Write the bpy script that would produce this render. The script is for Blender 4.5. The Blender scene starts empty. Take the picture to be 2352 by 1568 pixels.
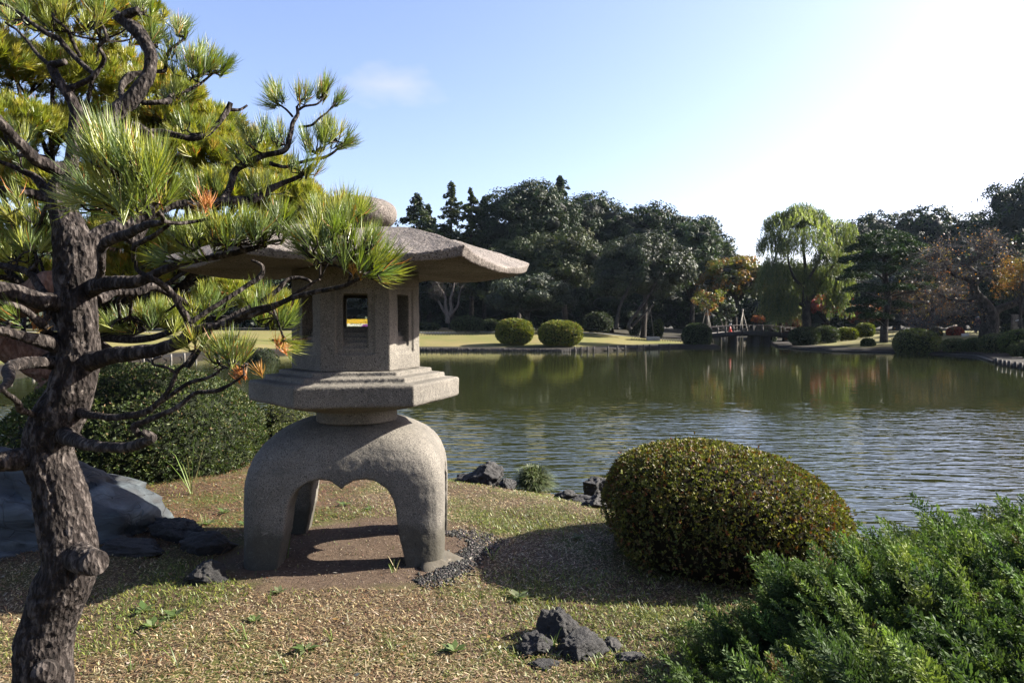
import bpy, math, random
import numpy as np
from mathutils import Vector, Matrix

random.seed(7)
RNG = np.random.default_rng(11)
C = bpy.context.scene.collection
R = math.radians

# ------------------------------------------------------------------ camera, sky, sun
EYE = 1.45
PITCH = math.atan2(39, 1568.0)
cam_d = bpy.data.cameras.new('camera')
cam = bpy.data.objects.new('camera', cam_d)
C.objects.link(cam)
cam.location = (0, 0, EYE)
cam.rotation_euler = (math.pi / 2 - PITCH, 0, 0)
cam_d.lens = 24.0
cam_d.sensor_width = 36.0
cam_d.clip_start = 0.05
cam_d.clip_end = 3000
bpy.context.scene.camera = cam

SUN_EL, SUN_AZ = R(31), R(13)          # azimuth measured from +X towards +Y
world = bpy.data.worlds.new('World')
bpy.context.scene.world = world
world.use_nodes = True
wn = world.node_tree
sky = wn.nodes.new('ShaderNodeTexSky')
sky.sky_type = 'NISHITA'
sky.sun_disc = False
sky.sun_elevation = SUN_EL
sky.sun_rotation = math.pi / 2 - SUN_AZ
sky.air_density = 1.0
sky.dust_density = 1.7
sky.ozone_density = 2.2
bg = wn.nodes['Background']
# one faint high wisp of cloud
tc_ = wn.nodes.new('ShaderNodeTexCoord')
sub_ = wn.nodes.new('ShaderNodeVectorMath'); sub_.operation = 'SUBTRACT'; sub_.inputs[1].default_value = (-.162, .93, .322)
wn.links.new(tc_.outputs['Generated'], sub_.inputs[0])
mp_ = wn.nodes.new('ShaderNodeMapping'); mp_.inputs['Rotation'].default_value = (0, .35, 0); mp_.inputs['Scale'].default_value = (14, 6, 34)
wn.links.new(sub_.outputs[0], mp_.inputs['Vector'])
ln_ = wn.nodes.new('ShaderNodeVectorMath'); ln_.operation = 'LENGTH'
wn.links.new(mp_.outputs[0], ln_.inputs[0])
nz_ = wn.nodes.new('ShaderNodeTexNoise'); nz_.inputs['Scale'].default_value = 1.6; nz_.inputs['Detail'].default_value = 6
wn.links.new(mp_.outputs[0], nz_.inputs['Vector'])
ma_ = wn.nodes.new('ShaderNodeMath'); ma_.operation = 'MULTIPLY_ADD'; ma_.inputs[1].default_value = 1.3
wn.links.new(nz_.outputs['Fac'], ma_.inputs[0]); wn.links.new(ln_.outputs['Value'], ma_.inputs[2])
mr_ = wn.nodes.new('ShaderNodeMapRange'); mr_.inputs[1].default_value = .7; mr_.inputs[2].default_value = 1.7; mr_.inputs[3].default_value = .22; mr_.inputs[4].default_value = 0
wn.links.new(ma_.outputs[0], mr_.inputs[0])
mx_ = wn.nodes.new('ShaderNodeMix'); mx_.data_type = 'RGBA'
wn.links.new(mr_.outputs[0], mx_.inputs[0]); wn.links.new(sky.outputs[0], mx_.inputs[6]); mx_.inputs[7].default_value = (4.6, 4.4, 4.4, 1)
tn_ = wn.nodes.new('ShaderNodeMix'); tn_.data_type = 'RGBA'; tn_.blend_type = 'MULTIPLY'; tn_.inputs[0].default_value = 1
tn_.inputs[7].default_value = (1.06, .955, 1.04, 1)
wn.links.new(mx_.outputs[2], tn_.inputs[6])
wn.links.new(tn_.outputs[2], bg.inputs[0])
bg.inputs[1].default_value = 0.061
sd = bpy.data.lights.new('sun', 'SUN')
sd.energy = 5.0
sd.angle = R(0.53)
sd.color = (1.0, 0.93, 0.82)
sun = bpy.data.objects.new('sun', sd)
C.objects.link(sun)
sv = Vector((math.cos(SUN_AZ) * math.cos(SUN_EL), math.sin(SUN_AZ) * math.cos(SUN_EL), math.sin(SUN_EL)))
sun.rotation_euler = sv.to_track_quat('Z', 'Y').to_euler()
sun.location = (20, 0, 30)
vs = bpy.context.scene.view_settings
vs.view_transform = 'Standard'
vs.look = 'None'
vs.gamma = 1
vs.use_curve_mapping = False
vs.exposure = 2.32
try:
    bpy.context.scene.cycles.max_bounces = 6
    bpy.context.scene.cycles.diffuse_bounces = 3
    bpy.context.scene.cycles.glossy_bounces = 3
    bpy.context.scene.cycles.caustics_reflective = False
except Exception:
    pass

WATER = -0.75
ca, sa = math.cos(PITCH), math.sin(PITCH)

def P(x, y, Z):
    """photo measurement (on a 2352 wide copy) + distance -> point of the world"""
    dx, dy = (x - 1176) / 1568.0, -(y - 784) / 1568.0
    t = Z / (ca + dy * sa)
    return np.array([t * dx, Z, EYE + t * (-sa + dy * ca)])

def wy(y):                              # distance at which the water is met
    return (EYE - WATER) * 1568.0 / (y - 745)

# ------------------------------------------------------------------ noise
_perm = np.random.default_rng(3).random(65536)

def vnoise(p):
    p = np.asarray(p, float)
    i = np.floor(p).astype(np.int64)
    f = p - i
    f = f * f * (3 - 2 * f)
    out = 0
    for dx in (0, 1):
        for dy in (0, 1):
            for dz in (0, 1):
                h = ((i[..., 0] + dx) * 73856093 ^ (i[..., 1] + dy) * 19349663 ^ (i[..., 2] + dz) * 83492791) & 65535
                w = (f[..., 0] if dx else 1 - f[..., 0]) * (f[..., 1] if dy else 1 - f[..., 1]) * (f[..., 2] if dz else 1 - f[..., 2])
                out = out + w * _perm[h]
    return out * 2 - 1

def fbm(p, o=4, ridge=False):
    p = np.asarray(p, float)
    s, a, t = 0, 1.0, 0
    for k in range(o):
        n = vnoise(p * 2 ** k + k * 17.3)
        if ridge:
            n = 1 - 2 * np.abs(n)
        s = s + a * n
        t += a
        a *= 0.5
    return s / t

# ------------------------------------------------------------------ mesh helpers
def obj(name, verts, faces, mat=None, parent=None, tint=None, smooth=False, link=True):
    """faces: int array (n,3)/(n,4) or list of such arrays/lists; tint: per-vertex colour"""
    me = bpy.data.meshes.new(name)
    verts = np.asarray(verts, dtype=np.float32).reshape(-1, 3)
    if isinstance(faces, np.ndarray):
        faces = [faces]
    arrs = [np.asarray(f, dtype=np.int32) for f in faces if len(f)]
    if arrs and arrs[0].ndim == 1:
        arrs = [np.asarray([f], dtype=np.int32) for f in faces]
    nl = sum(a.size for a in arrs)
    nf = sum(len(a) for a in arrs)
    me.vertices.add(len(verts))
    me.vertices.foreach_set('co', verts.ravel())
    me.loops.add(nl)
    me.polygons.add(nf)
    me.loops.foreach_set('vertex_index', np.concatenate([a.ravel() for a in arrs]))
    tot = np.concatenate([np.full(len(a), a.shape[1]) for a in arrs])
    st = np.concatenate([[0], np.cumsum(tot)[:-1]])
    me.polygons.foreach_set('loop_start', st.astype(np.int32))
    me.polygons.foreach_set('loop_total', tot.astype(np.int32))
    if smooth:
        me.polygons.foreach_set('use_smooth', np.ones(nf, dtype=bool))
    if tint is not None:
        tint = np.asarray(tint, dtype=np.float32)
        if tint.shape[1] == 3:
            tint = np.concatenate([tint, np.ones((len(tint), 1), np.float32)], 1)
        at = me.color_attributes.new('tint', 'FLOAT_COLOR', 'POINT')
        at.data.foreach_set('color', tint.ravel())
    me.update()
    me.validate()
    if mat:
        me.materials.append(mat)
    o = bpy.data.objects.new(name, me)
    if link:
        C.objects.link(o)
    if parent:
        o.parent = parent
        o.matrix_parent_inverse = parent.matrix_basis.inverted()
    return o

def tag(o, label, cat, group=None, kind=None):
    if label:
        o['label'] = label
    if cat:
        o['category'] = cat
    if group:
        o['group'] = group
    if kind:
        o['kind'] = kind
    return o

def thing(name, loc, label, cat, group=None, kind=None):
    o = bpy.data.objects.new(name, None)
    o.empty_display_size = 0.2
    C.objects.link(o)
    o.location = tuple(float(v) for v in loc)
    bpy.context.view_layer.update()
    return tag(o, label, cat, group, kind)

class MB:
    def __init__(s):
        s.v, s.q, s.t, s.c, s.n = [], [], [], [], 0
    def add(s, v, f, c=None):
        v = np.asarray(v, float).reshape(-1, 3)
        f = np.asarray(f, dtype=int)
        if f.size:
            (s.q if f.shape[1] == 4 else s.t).append(f + s.n)
        s.v.append(v)
        if c is not None:
            c = np.asarray(c, float)
            if c.ndim == 1:
                c = np.tile(c, (len(v), 1))
            s.c.append(c)
        s.n += len(v)
        return s
    def build(s, name, mat, parent=None, smooth=False):
        v = np.concatenate(s.v)
        fs = []
        if s.q: fs.append(np.concatenate(s.q))
        if s.t: fs.append(np.concatenate(s.t))
        c = np.concatenate(s.c) if s.c else None
        return obj(name, v, fs, mat, parent, c, smooth)

def norm(a):
    return a / np.maximum(np.linalg.norm(a, axis=-1, keepdims=True), 1e-9)

def catmull(pts, step):
    pts = np.asarray(pts, float)
    if len(pts) < 3:
        n = max(2, int(np.linalg.norm(pts[-1][:3] - pts[0][:3]) / step) + 1)
        return np.linspace(pts[0], pts[-1], n)
    p = np.vstack([2 * pts[0] - pts[1], pts, 2 * pts[-1] - pts[-2]])
    out = []
    for i in range(1, len(p) - 2):
        L = np.linalg.norm(p[i + 1][:3] - p[i][:3])
        n = max(1, int(math.ceil(L / step)))
        for k in range(n):
            t = k / n
            a, b, c, d = p[i - 1], p[i], p[i + 1], p[i + 2]
            out.append(0.5 * ((2 * b) + (c - a) * t + (2 * a - 5 * b + 4 * c - d) * t * t + (3 * b - a - 3 * c + d) * t ** 3))
    out.append(pts[-1])
    return np.array(out)

def tube(pts4, seg=8, cap=True):
    """pts4: (n,4) xyz radius -> verts, quads, ring-directions"""
    p = np.asarray(pts4, float)
    x, r = p[:, :3], p[:, 3]
    n = len(x)
    t = norm(np.gradient(x, axis=0))
    u = np.zeros((n, 3))
    a = np.array([0, 0, 1.0]) if abs(t[0][2]) < .9 else np.array([1.0, 0, 0])
    u[0] = norm(np.cross(t[0], a))
    for i in range(1, n):
        q = u[i - 1] - t[i] * np.dot(u[i - 1], t[i])
        u[i] = norm(q)
    w = np.cross(t, u)
    ang = np.arange(seg) * 2 * math.pi / seg
    d = u[:, None] * np.cos(ang)[None, :, None] + w[:, None] * np.sin(ang)[None, :, None]
    v = x[:, None] + d * r[:, None, None]
    i, j = np.meshgrid(np.arange(n - 1), np.arange(seg), indexing='ij')
    j2 = (j + 1) % seg
    f = np.stack([i * seg + j, i * seg + j2, (i + 1) * seg + j2, (i + 1) * seg + j], -1).reshape(-1, 4)
    v = v.reshape(-1, 3)
    if cap:
        v = np.vstack([v, x[0], x[-1]])
        f0 = [[n * seg, (k + 1) % seg, k, k] for k in range(seg)]
        f1 = [[n * seg + 1, (n - 1) * seg + k, (n - 1) * seg + (k + 1) % seg, (n - 1) * seg + (k + 1) % seg] for k in range(seg)]
        tri = np.array([[a[0], a[1], a[2]] for a in f0 + f1])
        return v, f, tri, d.reshape(-1, 3)
    return v, f, np.zeros((0, 3), int), d.reshape(-1, 3)

def add_tube(mb, pts4, seg=8, c=None):
    v, f, t, _ = tube(pts4, seg)
    b = mb.n
    mb.add(v, f, c)
    mb.t.append(t + b)

def bark_tube(mb, pts4, seg=24, step=0.01, amp=0.012, scale=30, c=None):
    p = catmull(pts4, step)
    w = np.cumsum(np.concatenate([[0], np.linalg.norm(np.diff(p[:, :3], axis=0), axis=1)]))
    v, f, t, d = tube(p, seg)
    n = len(d)
    q = v[:n].copy()
    rr = np.repeat(p[:, 3], seg)
    big = fbm(q * 9, 2) * 0.14 * rr
    # plates run along the limb: cylinder coordinates stretched lengthwise
    s = np.column_stack([d[:, :3] * np.maximum(rr, .02)[:, None], np.repeat(w, seg)])
    s = np.stack([s[:, 0] + s[:, 2] * .6, s[:, 1] - s[:, 2] * .4, s[:, 3] * .5 + s[:, 2] * .3], -1) * scale
    s = s + .35 * np.stack([fbm(q * scale * .6, 2), fbm(q * scale * .6 + 9, 2), fbm(q * scale * .6 + 5, 2)], -1)
    pl = fbm(s, 3, ridge=True) * .8 + fbm(q * scale * 2.5, 2) * .35
    pl = np.clip(pl + 0.1, -0.7, 0.45)
    amt = np.minimum(amp, rr * 0.3)
    v[:n] += d * (big + pl * amt)[:, None]
    b = mb.n
    mb.add(v, f, c)
    mb.t.append(t + b)

def box(mb, c, s, rz=0, col=None):
    h = np.array(s) / 2.0
    v = np.array([[x, y, z] for x in (-1, 1) for y in (-1, 1) for z in (-1, 1)]) * h
    cr, sr = math.cos(rz), math.sin(rz)
    v = v @ np.array([[cr, sr, 0], [-sr, cr, 0], [0, 0, 1]]) + np.array(c)
    mb.add(v, [[0, 1, 3, 2], [4, 6, 7, 5], [0, 4, 5, 1], [2, 3, 7, 6], [0, 2, 6, 4], [1, 5, 7, 3]], col)

def ico(sub=3):
    import bmesh
    bm = bmesh.new()
    bmesh.ops.create_icosphere(bm, subdivisions=sub, radius=1.0)
    bm.verts.ensure_lookup_table()
    v = np.array([x.co[:] for x in bm.verts])
    f = np.array([[q.index for q in a.verts] for a in bm.faces])
    bm.free()
    return v, f
ICO = {k: ico(k) for k in (1, 2, 3, 4, 5)}

def rand_dir(n, rng=RNG):
    return norm(rng.normal(size=(n, 3)))

def leaf_quads(p, nrm, up, ln, wd, col, fold=0.0):
    """rhombic leaves: p centre, nrm normal, up long axis"""
    n = len(p)
    up = norm(up)
    side = norm(np.cross(nrm, up))
    ln = np.broadcast_to(ln, (n,))[:, None]
    wd = np.broadcast_to(wd, (n,))[:, None]
    a = p - up * ln * .5
    b = p + side * wd * .5 + up * ln * .05
    c = p + up * ln * .5
    d = p - side * wd * .5 + up * ln * .05
    v = np.stack([a, b, c, d], 1).reshape(-1, 3)
    f = np.arange(n * 4).reshape(n, 4)
    return v, f, np.repeat(col, 4, axis=0)

ALB = .55

def palette(n, cols, weights=None, var=.18, rng=RNG):
    cols = np.array(cols, float)
    k = rng.choice(len(cols), n, p=None if weights is None else np.array(weights) / sum(weights))
    return np.clip(ALB * cols[k] * (1 + rng.normal(0, var, (n, 1))) * (1 + rng.normal(0, var * .25, (n, 3))), .003, 1)

# ------------------------------------------------------------------ materials
def newmat(name):
    m = bpy.data.materials.new(name)
    m.use_nodes = True
    nt = m.node_tree
    b = nt.nodes['Principled BSDF']
    return m, nt, b

def leafmat(name, trans=.3, rough=.5, spec=.4, tmul=(1.3, 1.5, .6)):
    m, nt, b = newmat(name)
    a = nt.nodes.new('ShaderNodeVertexColor'); a.layer_name = 'tint'
    nt.links.new(a.outputs['Color'], b.inputs['Base Color'])
    b.inputs['Roughness'].default_value = rough
    b.inputs['Specular IOR Level'].default_value = spec
    if trans > 0:
        t = nt.nodes.new('ShaderNodeBsdfTranslucent')
        mu = nt.nodes.new('ShaderNodeVectorMath'); mu.operation = 'MULTIPLY'
        mu.inputs[1].default_value = tmul
        nt.links.new(a.outputs['Color'], mu.inputs[0])
        nt.links.new(mu.outputs[0], t.inputs['Color'])
        mx = nt.nodes.new('ShaderNodeMixShader')
        mx.inputs[0].default_value = trans
        out = nt.nodes['Material Output']
        nt.links.new(b.outputs[0], mx.inputs[1])
        nt.links.new(t.outputs[0], mx.inputs[2])
        nt.links.new(mx.outputs[0], out.inputs['Surface'])
    return m

def noise(nt, vec, scale, detail=4, rough=.55, dist=0):
    n = nt.nodes.new('ShaderNodeTexNoise')
    n.inputs['Scale'].default_value = scale
    n.inputs['Detail'].default_value = detail
    n.inputs['Roughness'].default_value = rough
    n.inputs['Distortion'].default_value = dist
    if vec is not None:
        nt.links.new(vec, n.inputs['Vector'])
    return n.outputs['Fac']

def ramp(nt, fac, stops):
    r = nt.nodes.new('ShaderNodeValToRGB')
    e = r.color_ramp.elements
    while len(e) < len(stops):
        e.new(.5)
    for k, (p, c) in enumerate(stops):
        e[k].position = p
        e[k].color = (c[0] * ALB, c[1] * ALB, c[2] * ALB, 1) if hasattr(c, '__len__') else (c, c, c, 1)
    nt.links.new(fac, r.inputs[0])
    return r.outputs[0]

def mixc(nt, fac, a, b, mode='MIX'):
    m = nt.nodes.new('ShaderNodeMix'); m.data_type = 'RGBA'; m.blend_type = mode
    for s, v in ((m.inputs[0], fac), (m.inputs[6], a), (m.inputs[7], b)):
        if isinstance(v, bpy.types.NodeSocket):
            nt.links.new(v, s)
        elif hasattr(v, '__len__'):
            s.default_value = (v[0] * ALB, v[1] * ALB, v[2] * ALB, 1)
        else:
            s.default_value = v
    return m.outputs[2]

def coords(nt, kind='Object', scale=None):
    t = nt.nodes.new('ShaderNodeTexCoord')
    o = t.outputs[kind]
    if scale:
        mp = nt.nodes.new('ShaderNodeMapping')
        mp.inputs['Scale'].default_value = scale
        nt.links.new(o, mp.inputs['Vector'])
        o = mp.outputs[0]
    return o

def bump(nt, b, h, strength=.5, dist=.01):
    n = nt.nodes.new('ShaderNodeBump')
    n.inputs['Strength'].default_value = strength
    n.inputs['Distance'].default_value = dist
    nt.links.new(h, n.inputs['Height'])
    nt.links.new(n.outputs[0], b.inputs['Normal'])

def geo_pos(nt):
    return nt.nodes.new('ShaderNodeNewGeometry').outputs['Position']

def mat_granite(name, light, dark, speck, stain, fine=260, bumpd=.004, rough_rock=False):
    m, nt, b = newmat(name)
    g = geo_pos(nt)
    base = ramp(nt, noise(nt, g, 3.2, 5, .6), [(.3, dark), (.7, light)])
    st = ramp(nt, noise(nt, g, 1.7, 6, .65, .4), [(.45, 0), (.75, .75)])
    base = mixc(nt, st, base, stain)
    sp = ramp(nt, noise(nt, g, fine, 2, .5), [(.52, 0), (.64, 1)])
    base = mixc(nt, sp, base, speck)
    lt = ramp(nt, noise(nt, g, fine * .8, 1, .5), [(.62, 0), (.72, .6)])
    base = mixc(nt, lt, base, tuple(min(1, v * 1.7) for v in light))
    # damp and dirt climbing from the ground, dark lichen blotches
    sz = nt.nodes.new('ShaderNodeSeparateXYZ'); nt.links.new(g, sz.inputs[0])
    dm = nt.nodes.new('ShaderNodeMath'); dm.operation = 'MULTIPLY_ADD'; dm.inputs[1].default_value = -.34
    nt.links.new(noise(nt, g, 7, 5, .65), dm.inputs[0]); nt.links.new(sz.outputs[2], dm.inputs[2])
    base = mixc(nt, ramp(nt, dm.outputs[0], [(0.0, .8), (.12, 0)]), base, (.055, .05, .035))
    li = ramp(nt, noise(nt, g, 11, 7, .75, .8), [(.56, 0), (.63, .55)])
    base = mixc(nt, li, base, (.11, .105, .09))
    lg_ = ramp(nt, noise(nt, g, 16, 6, .7, .5), [(.63, 0), (.70, .5)])
    base = mixc(nt, lg_, base, tuple(min(1, v * 1.35) for v in light))
    nt.links.new(base, b.inputs['Base Color'])
    b.inputs['Roughness'].default_value = .9
    b.inputs['Specular IOR Level'].default_value = .25
    ad = nt.nodes.new('ShaderNodeMath'); ad.operation = 'ADD'
    nt.links.new(noise(nt, g, fine * .35, 4, .7), ad.inputs[0])
    nt.links.new(noise(nt, g, 22, 4, .6), ad.inputs[1])
    bump(nt, b, ad.outputs[0], .8 if not rough_rock else 1.0, bumpd)
    return m

M = {}
M['stone'] = mat_granite('lantern_granite', (.27, .246, .208), (.155, .142, .12), (.045, .042, .04), (.10, .094, .08), 190, .004)
M['stone_roof'] = mat_granite('roof_granite', (.30, .262, .232), (.165, .142, .126), (.055, .045, .038), (.10, .082, .072), 120, .010)
M['mortar'] = mat_granite('mortar', (.36, .31, .25), (.26, .22, .17), (.3, .25, .2), (.35, .3, .24), 150, .003)
M['pine'] = leafmat('pine_needles', .32, .42, .45, (1.3, 1.3, .5))
M['leaf'] = leafmat('leaves', .22, .6, .25)
M['leaf_gloss'] = leafmat('glossy_leaves', .2, .58, .22)
M['leaf_far'] = leafmat('tree_leaves', .2, .6, .2)
M['leaf_thin'] = leafmat('thin_leaves', .42, .5, .3)
M['grass'] = leafmat('grass_blades', .3, .5, .35, (1.2, 1.2, .8))
M['juniper'] = leafmat('juniper_sprays', .2, .7, .12)
M['core'] = leafmat('inner_foliage', 0, .9, .1)

def mat_bark(name, c1, c2, c3, scale=18, bd=.01):
    m, nt, b = newmat(name)
    g = nt.nodes.new('ShaderNodeMapping')
    g.inputs['Scale'].default_value = (1, 1, .45)
    nt.links.new(geo_pos(nt), g.inputs['Vector'])
    n1 = noise(nt, g.outputs[0], scale, 6, .7, .6)
    col = ramp(nt, n1, [(.36, c1), (.5, c2), (.66, c3)])
    col = mixc(nt, ramp(nt, noise(nt, g.outputs[0], scale * .25, 3), [(.5, 0), (.75, .5)]), col, c1)
    nt.links.new(col, b.inputs['Base Color'])
    b.inputs['Roughness'].default_value = .92
    b.inputs['Specular IOR Level'].default_value = .2
    v = nt.nodes.new('ShaderNodeTexVoronoi'); v.inputs['Scale'].default_value = scale * 2.2
    nt.links.new(g.outputs[0], v.inputs['Vector'])
    ad = nt.nodes.new('ShaderNodeMath'); ad.operation = 'ADD'
    nt.links.new(n1, ad.inputs[0]); nt.links.new(v.outputs['Distance'], ad.inputs[1])
    bump(nt, b, ad.outputs[0], 1.0, bd)
    return m
M['bark'] = mat_bark('pine_bark', (.008, .006, .0055), (.028, .021, .018), (.17, .145, .13), 34, .014)
M['bark_red'] = mat_bark('red_pine_bark', (.09, .045, .03), (.2, .11, .075), (.33, .22, .17), 14, .02)
M['bark_far'] = mat_bark('tree_bark', (.02, .017, .014), (.05, .042, .035), (.12, .105, .09), 5, .03)
M['bark_pale'] = mat_bark('pale_bark', (.08, .065, .055), (.16, .135, .12), (.26, .23, .2), 6, .02)
M['twig'] = mat_bark('twigs', (.05, .042, .04), (.1, .09, .085), (.2, .18, .17), 30, .004)

def simple(name, col, rough=.7, nsc=20, var=.3, bd=.003, metal=0):
    m, nt, b = newmat(name)
    g = geo_pos(nt)
    c = ramp(nt, noise(nt, g, nsc, 5), [(.3, tuple(v * (1 - var) for v in col)), (.7, tuple(min(1, v * (1 + var)) for v in col))])
    nt.links.new(c, b.inputs['Base Color'])
    b.inputs['Roughness'].default_value = rough
    b.inputs['Metallic'].default_value = metal
    bump(nt, b, noise(nt, g, nsc * 3, 3), .5, bd)
    return m
M['wood_dark'] = simple('weathered_timber', (.036, .03, .025), .85, 8)
M['wood_grey'] = simple('grey_timber', (.22, .2, .17), .85, 8)
M['deck'] = simple('bridge_deck', (.3, .27, .23), .8, 6)
M['cane'] = simple('pale_pole', (.3, .27, .21), .7, 9)
M['iron'] = simple('dark_hoop', (.05, .05, .045), .6, 9)
M['cone'] = simple('cone_orange', (.85, .06, .03), .5, 4, .08)
M['white'] = simple('white_paint', (.75, .74, .72), .6, 9, .1)
M['path'] = simple('gravel_path', (.3, .29, .28), .95, 6, .2)
M['box_stone'] = simple('pale_block', (.34, .33, .31), .9, 9, .2)
M['cloth_dark'] = simple('dark_red_cloth', (.06, .025, .03), .9, 9, .2)
M['cloth_navy'] = simple('navy_cloth', (.02, .022, .035), .9, 9, .2)
M['cloth_blue'] = simple('blue_cap', (.05, .12, .16), .9, 9, .2)
M['cloth_pale'] = simple('pale_cap', (.4, .45, .48), .9, 9, .1)
M['skin'] = simple('skin', (.4, .24, .17), .6, 9, .05)

def mat_lava():
    m, nt, b = newmat('dark_volcanic_rock')
    g = geo_pos(nt)
    c = ramp(nt, noise(nt, g, 14, 7, .7, .5), [(.35, (.005, .0042, .004)), (.6, (.012, .010, .009)), (.78, (.06, .05, .045))])
    c = mixc(nt, ramp(nt, noise(nt, g, 5, 5, .6), [(.6, 0), (.72, .6)]), c, (.16, .145, .13))
    nt.links.new(c, b.inputs['Base Color'])
    b.inputs['Roughness'].default_value = .75
    bump(nt, b, noise(nt, g, 45, 8, .75), 1, .02)
    return m
M['lava'] = mat_lava()

def mat_bluestone():
    m, nt, b = newmat('blue_grey_boulder')
    t = coords(nt, 'Object')
    mp = nt.nodes.new('ShaderNodeMapping')
    mp.inputs['Rotation'].default_value = (0.2, .5, .3)
    mp.inputs['Scale'].default_value = (1, 1.5, 3.5)
    nt.links.new(t, mp.inputs['Vector'])
    n = noise(nt, mp.outputs[0], 2.2, 7, .6, .8)
    c = ramp(nt, n, [(.34, (.013, .016, .019)), (.52, (.04, .052, .06)), (.68, (.13, .16, .175))])
    c = mixc(nt, ramp(nt, noise(nt, t, 3, 5, .6), [(.55, 0), (.68, .8)]), c, (.055, .06, .065))
    v = nt.nodes.new('ShaderNodeTexVoronoi'); v.feature = 'DISTANCE_TO_EDGE'
    v.inputs['Scale'].default_value = 1.3
    nz = nt.nodes.new('ShaderNodeTexNoise'); nz.inputs['Scale'].default_value = 3
    nt.links.new(t, nz.inputs['Vector'])
    mv = nt.nodes.new('ShaderNodeVectorMath'); mv.operation = 'MULTIPLY_ADD'
    mv.inputs[1].default_value = (1.6, 1.6, 1.6)
    nt.links.new(nz.outputs['Color'], mv.inputs[0]); nt.links.new(mp.outputs[0], mv.inputs[2])
    nt.links.new(mv.outputs[0], v.inputs['Vector'])
    cr = ramp(nt, v.outputs['Distance'], [(0, .25), (.010, 0)])
    c = mixc(nt, cr, c, (.02, .022, .024))
    nt.links.new(c, b.inputs['Base Color'])
    b.inputs['Roughness'].default_value = .8
    ad = nt.nodes.new('ShaderNodeMath'); ad.operation = 'SUBTRACT'
    nt.links.new(n, ad.inputs[0]); nt.links.new(cr, ad.inputs[1])
    bump(nt, b, ad.outputs[0], 1, .03)
    return m
M['bluestone'] = mat_bluestone()

def mat_ground():
    m, nt, b = newmat('lawn_soil')
    g = geo_pos(nt)
    # dormant lawn: straw, soil, moss
    n1 = noise(nt, g, 1.3, 6, .65)
    n2 = noise(nt, g, 9, 6, .7)
    straw = ramp(nt, noise(nt, g, 120, 4, .7), [(.3, (.05, .032, .018)), (.55, (.13, .092, .055)), (.75, (.27, .21, .13))])
    soil = ramp(nt, noise(nt, g, 60, 5, .7), [(.3, (.05, .032, .022)), (.7, (.17, .11, .075))])
    moss = ramp(nt, noise(nt, g, 90, 4, .7), [(.3, (.04, .05, .012)), (.7, (.15, .165, .04))])
    near = mixc(nt, ramp(nt, n1, [(.46, 0), (.6, 1)]), straw, moss)
    near = mixc(nt, ramp(nt, n2, [(.55, 0), (.68, .9)]), near, soil)
    # bare soil trodden under the lantern
    vm = nt.nodes.new('ShaderNodeVectorMath'); vm.operation = 'SUBTRACT'; vm.inputs[1].default_value = (-.95, 4.33, 0)
    nt.links.new(g, vm.inputs[0])
    vs_ = nt.nodes.new('ShaderNodeVectorMath'); vs_.operation = 'MULTIPLY'; vs_.inputs[1].default_value = (1.0, 1.15, 0)
    nt.links.new(vm.outputs[0], vs_.inputs[0])
    vl = nt.nodes.new('ShaderNodeVectorMath'); vl.operation = 'LENGTH'
    nt.links.new(vs_.outputs[0], vl.inputs[0])
    ad = nt.nodes.new('ShaderNodeMath'); ad.operation = 'MULTIPLY_ADD'; ad.inputs[1].default_value = .35
    nt.links.new(noise(nt, g, 3, 5, .6), ad.inputs[0]); nt.links.new(vl.outputs['Value'], ad.inputs[2])
    mask = ramp(nt, ad.outputs[0], [(.88, 1), (1.0, 0)])
    near = mixc(nt, mask, near, ramp(nt, noise(nt, g, 45, 6, .7), [(.3, (.055, .036, .024)), (.6, (.135, .095, .066)), (.8, (.25, .19, .14))]))
    # mown lawn of the far bank
    far = ramp(nt, noise(nt, g, .22, 4, .6), [(.35, (.16, .165, .042)), (.65, (.25, .20, .08))])
    far = mixc(nt, ramp(nt, noise(nt, g, 3, 6, .7), [(.3, 0), (.8, .35)]), far, (.16, .17, .05))
    sp = nt.nodes.new('ShaderNodeSeparateXYZ'); nt.links.new(g, sp.inputs[0])
    mr = nt.nodes.new('ShaderNodeMapRange'); mr.inputs[1].default_value = 13; mr.inputs[2].default_value = 18
    nt.links.new(sp.outputs[1], mr.inputs[0])
    col = mixc(nt, mr.outputs[0], near, far)
    # woodland floor behind the far lawn
    mr2 = nt.nodes.new('ShaderNodeMapRange'); mr2.inputs[1].default_value = 82; mr2.inputs[2].default_value = 90
    nt.links.new(sp.outputs[1], mr2.inputs[0])
    col = mixc(nt, mr2.outputs[0], col, (.04, .035, .02))
    # mud and stones of the bank below lawn level
    mr3 = nt.nodes.new('ShaderNodeMapRange'); mr3.inputs[1].default_value = -.42; mr3.inputs[2].default_value = -.5
    nt.links.new(sp.outputs[2], mr3.inputs[0])
    col = mixc(nt, mr3.outputs[0], col, (.022, .018, .013))
    nt.links.new(col, b.inputs['Base Color'])
    b.inputs['Roughness'].default_value = .95
    b.inputs['Specular IOR Level'].default_value = .15
    bump(nt, b, noise(nt, g, 70, 6, .75), .9, .012)
    return m
M['ground'] = mat_ground()

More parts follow.
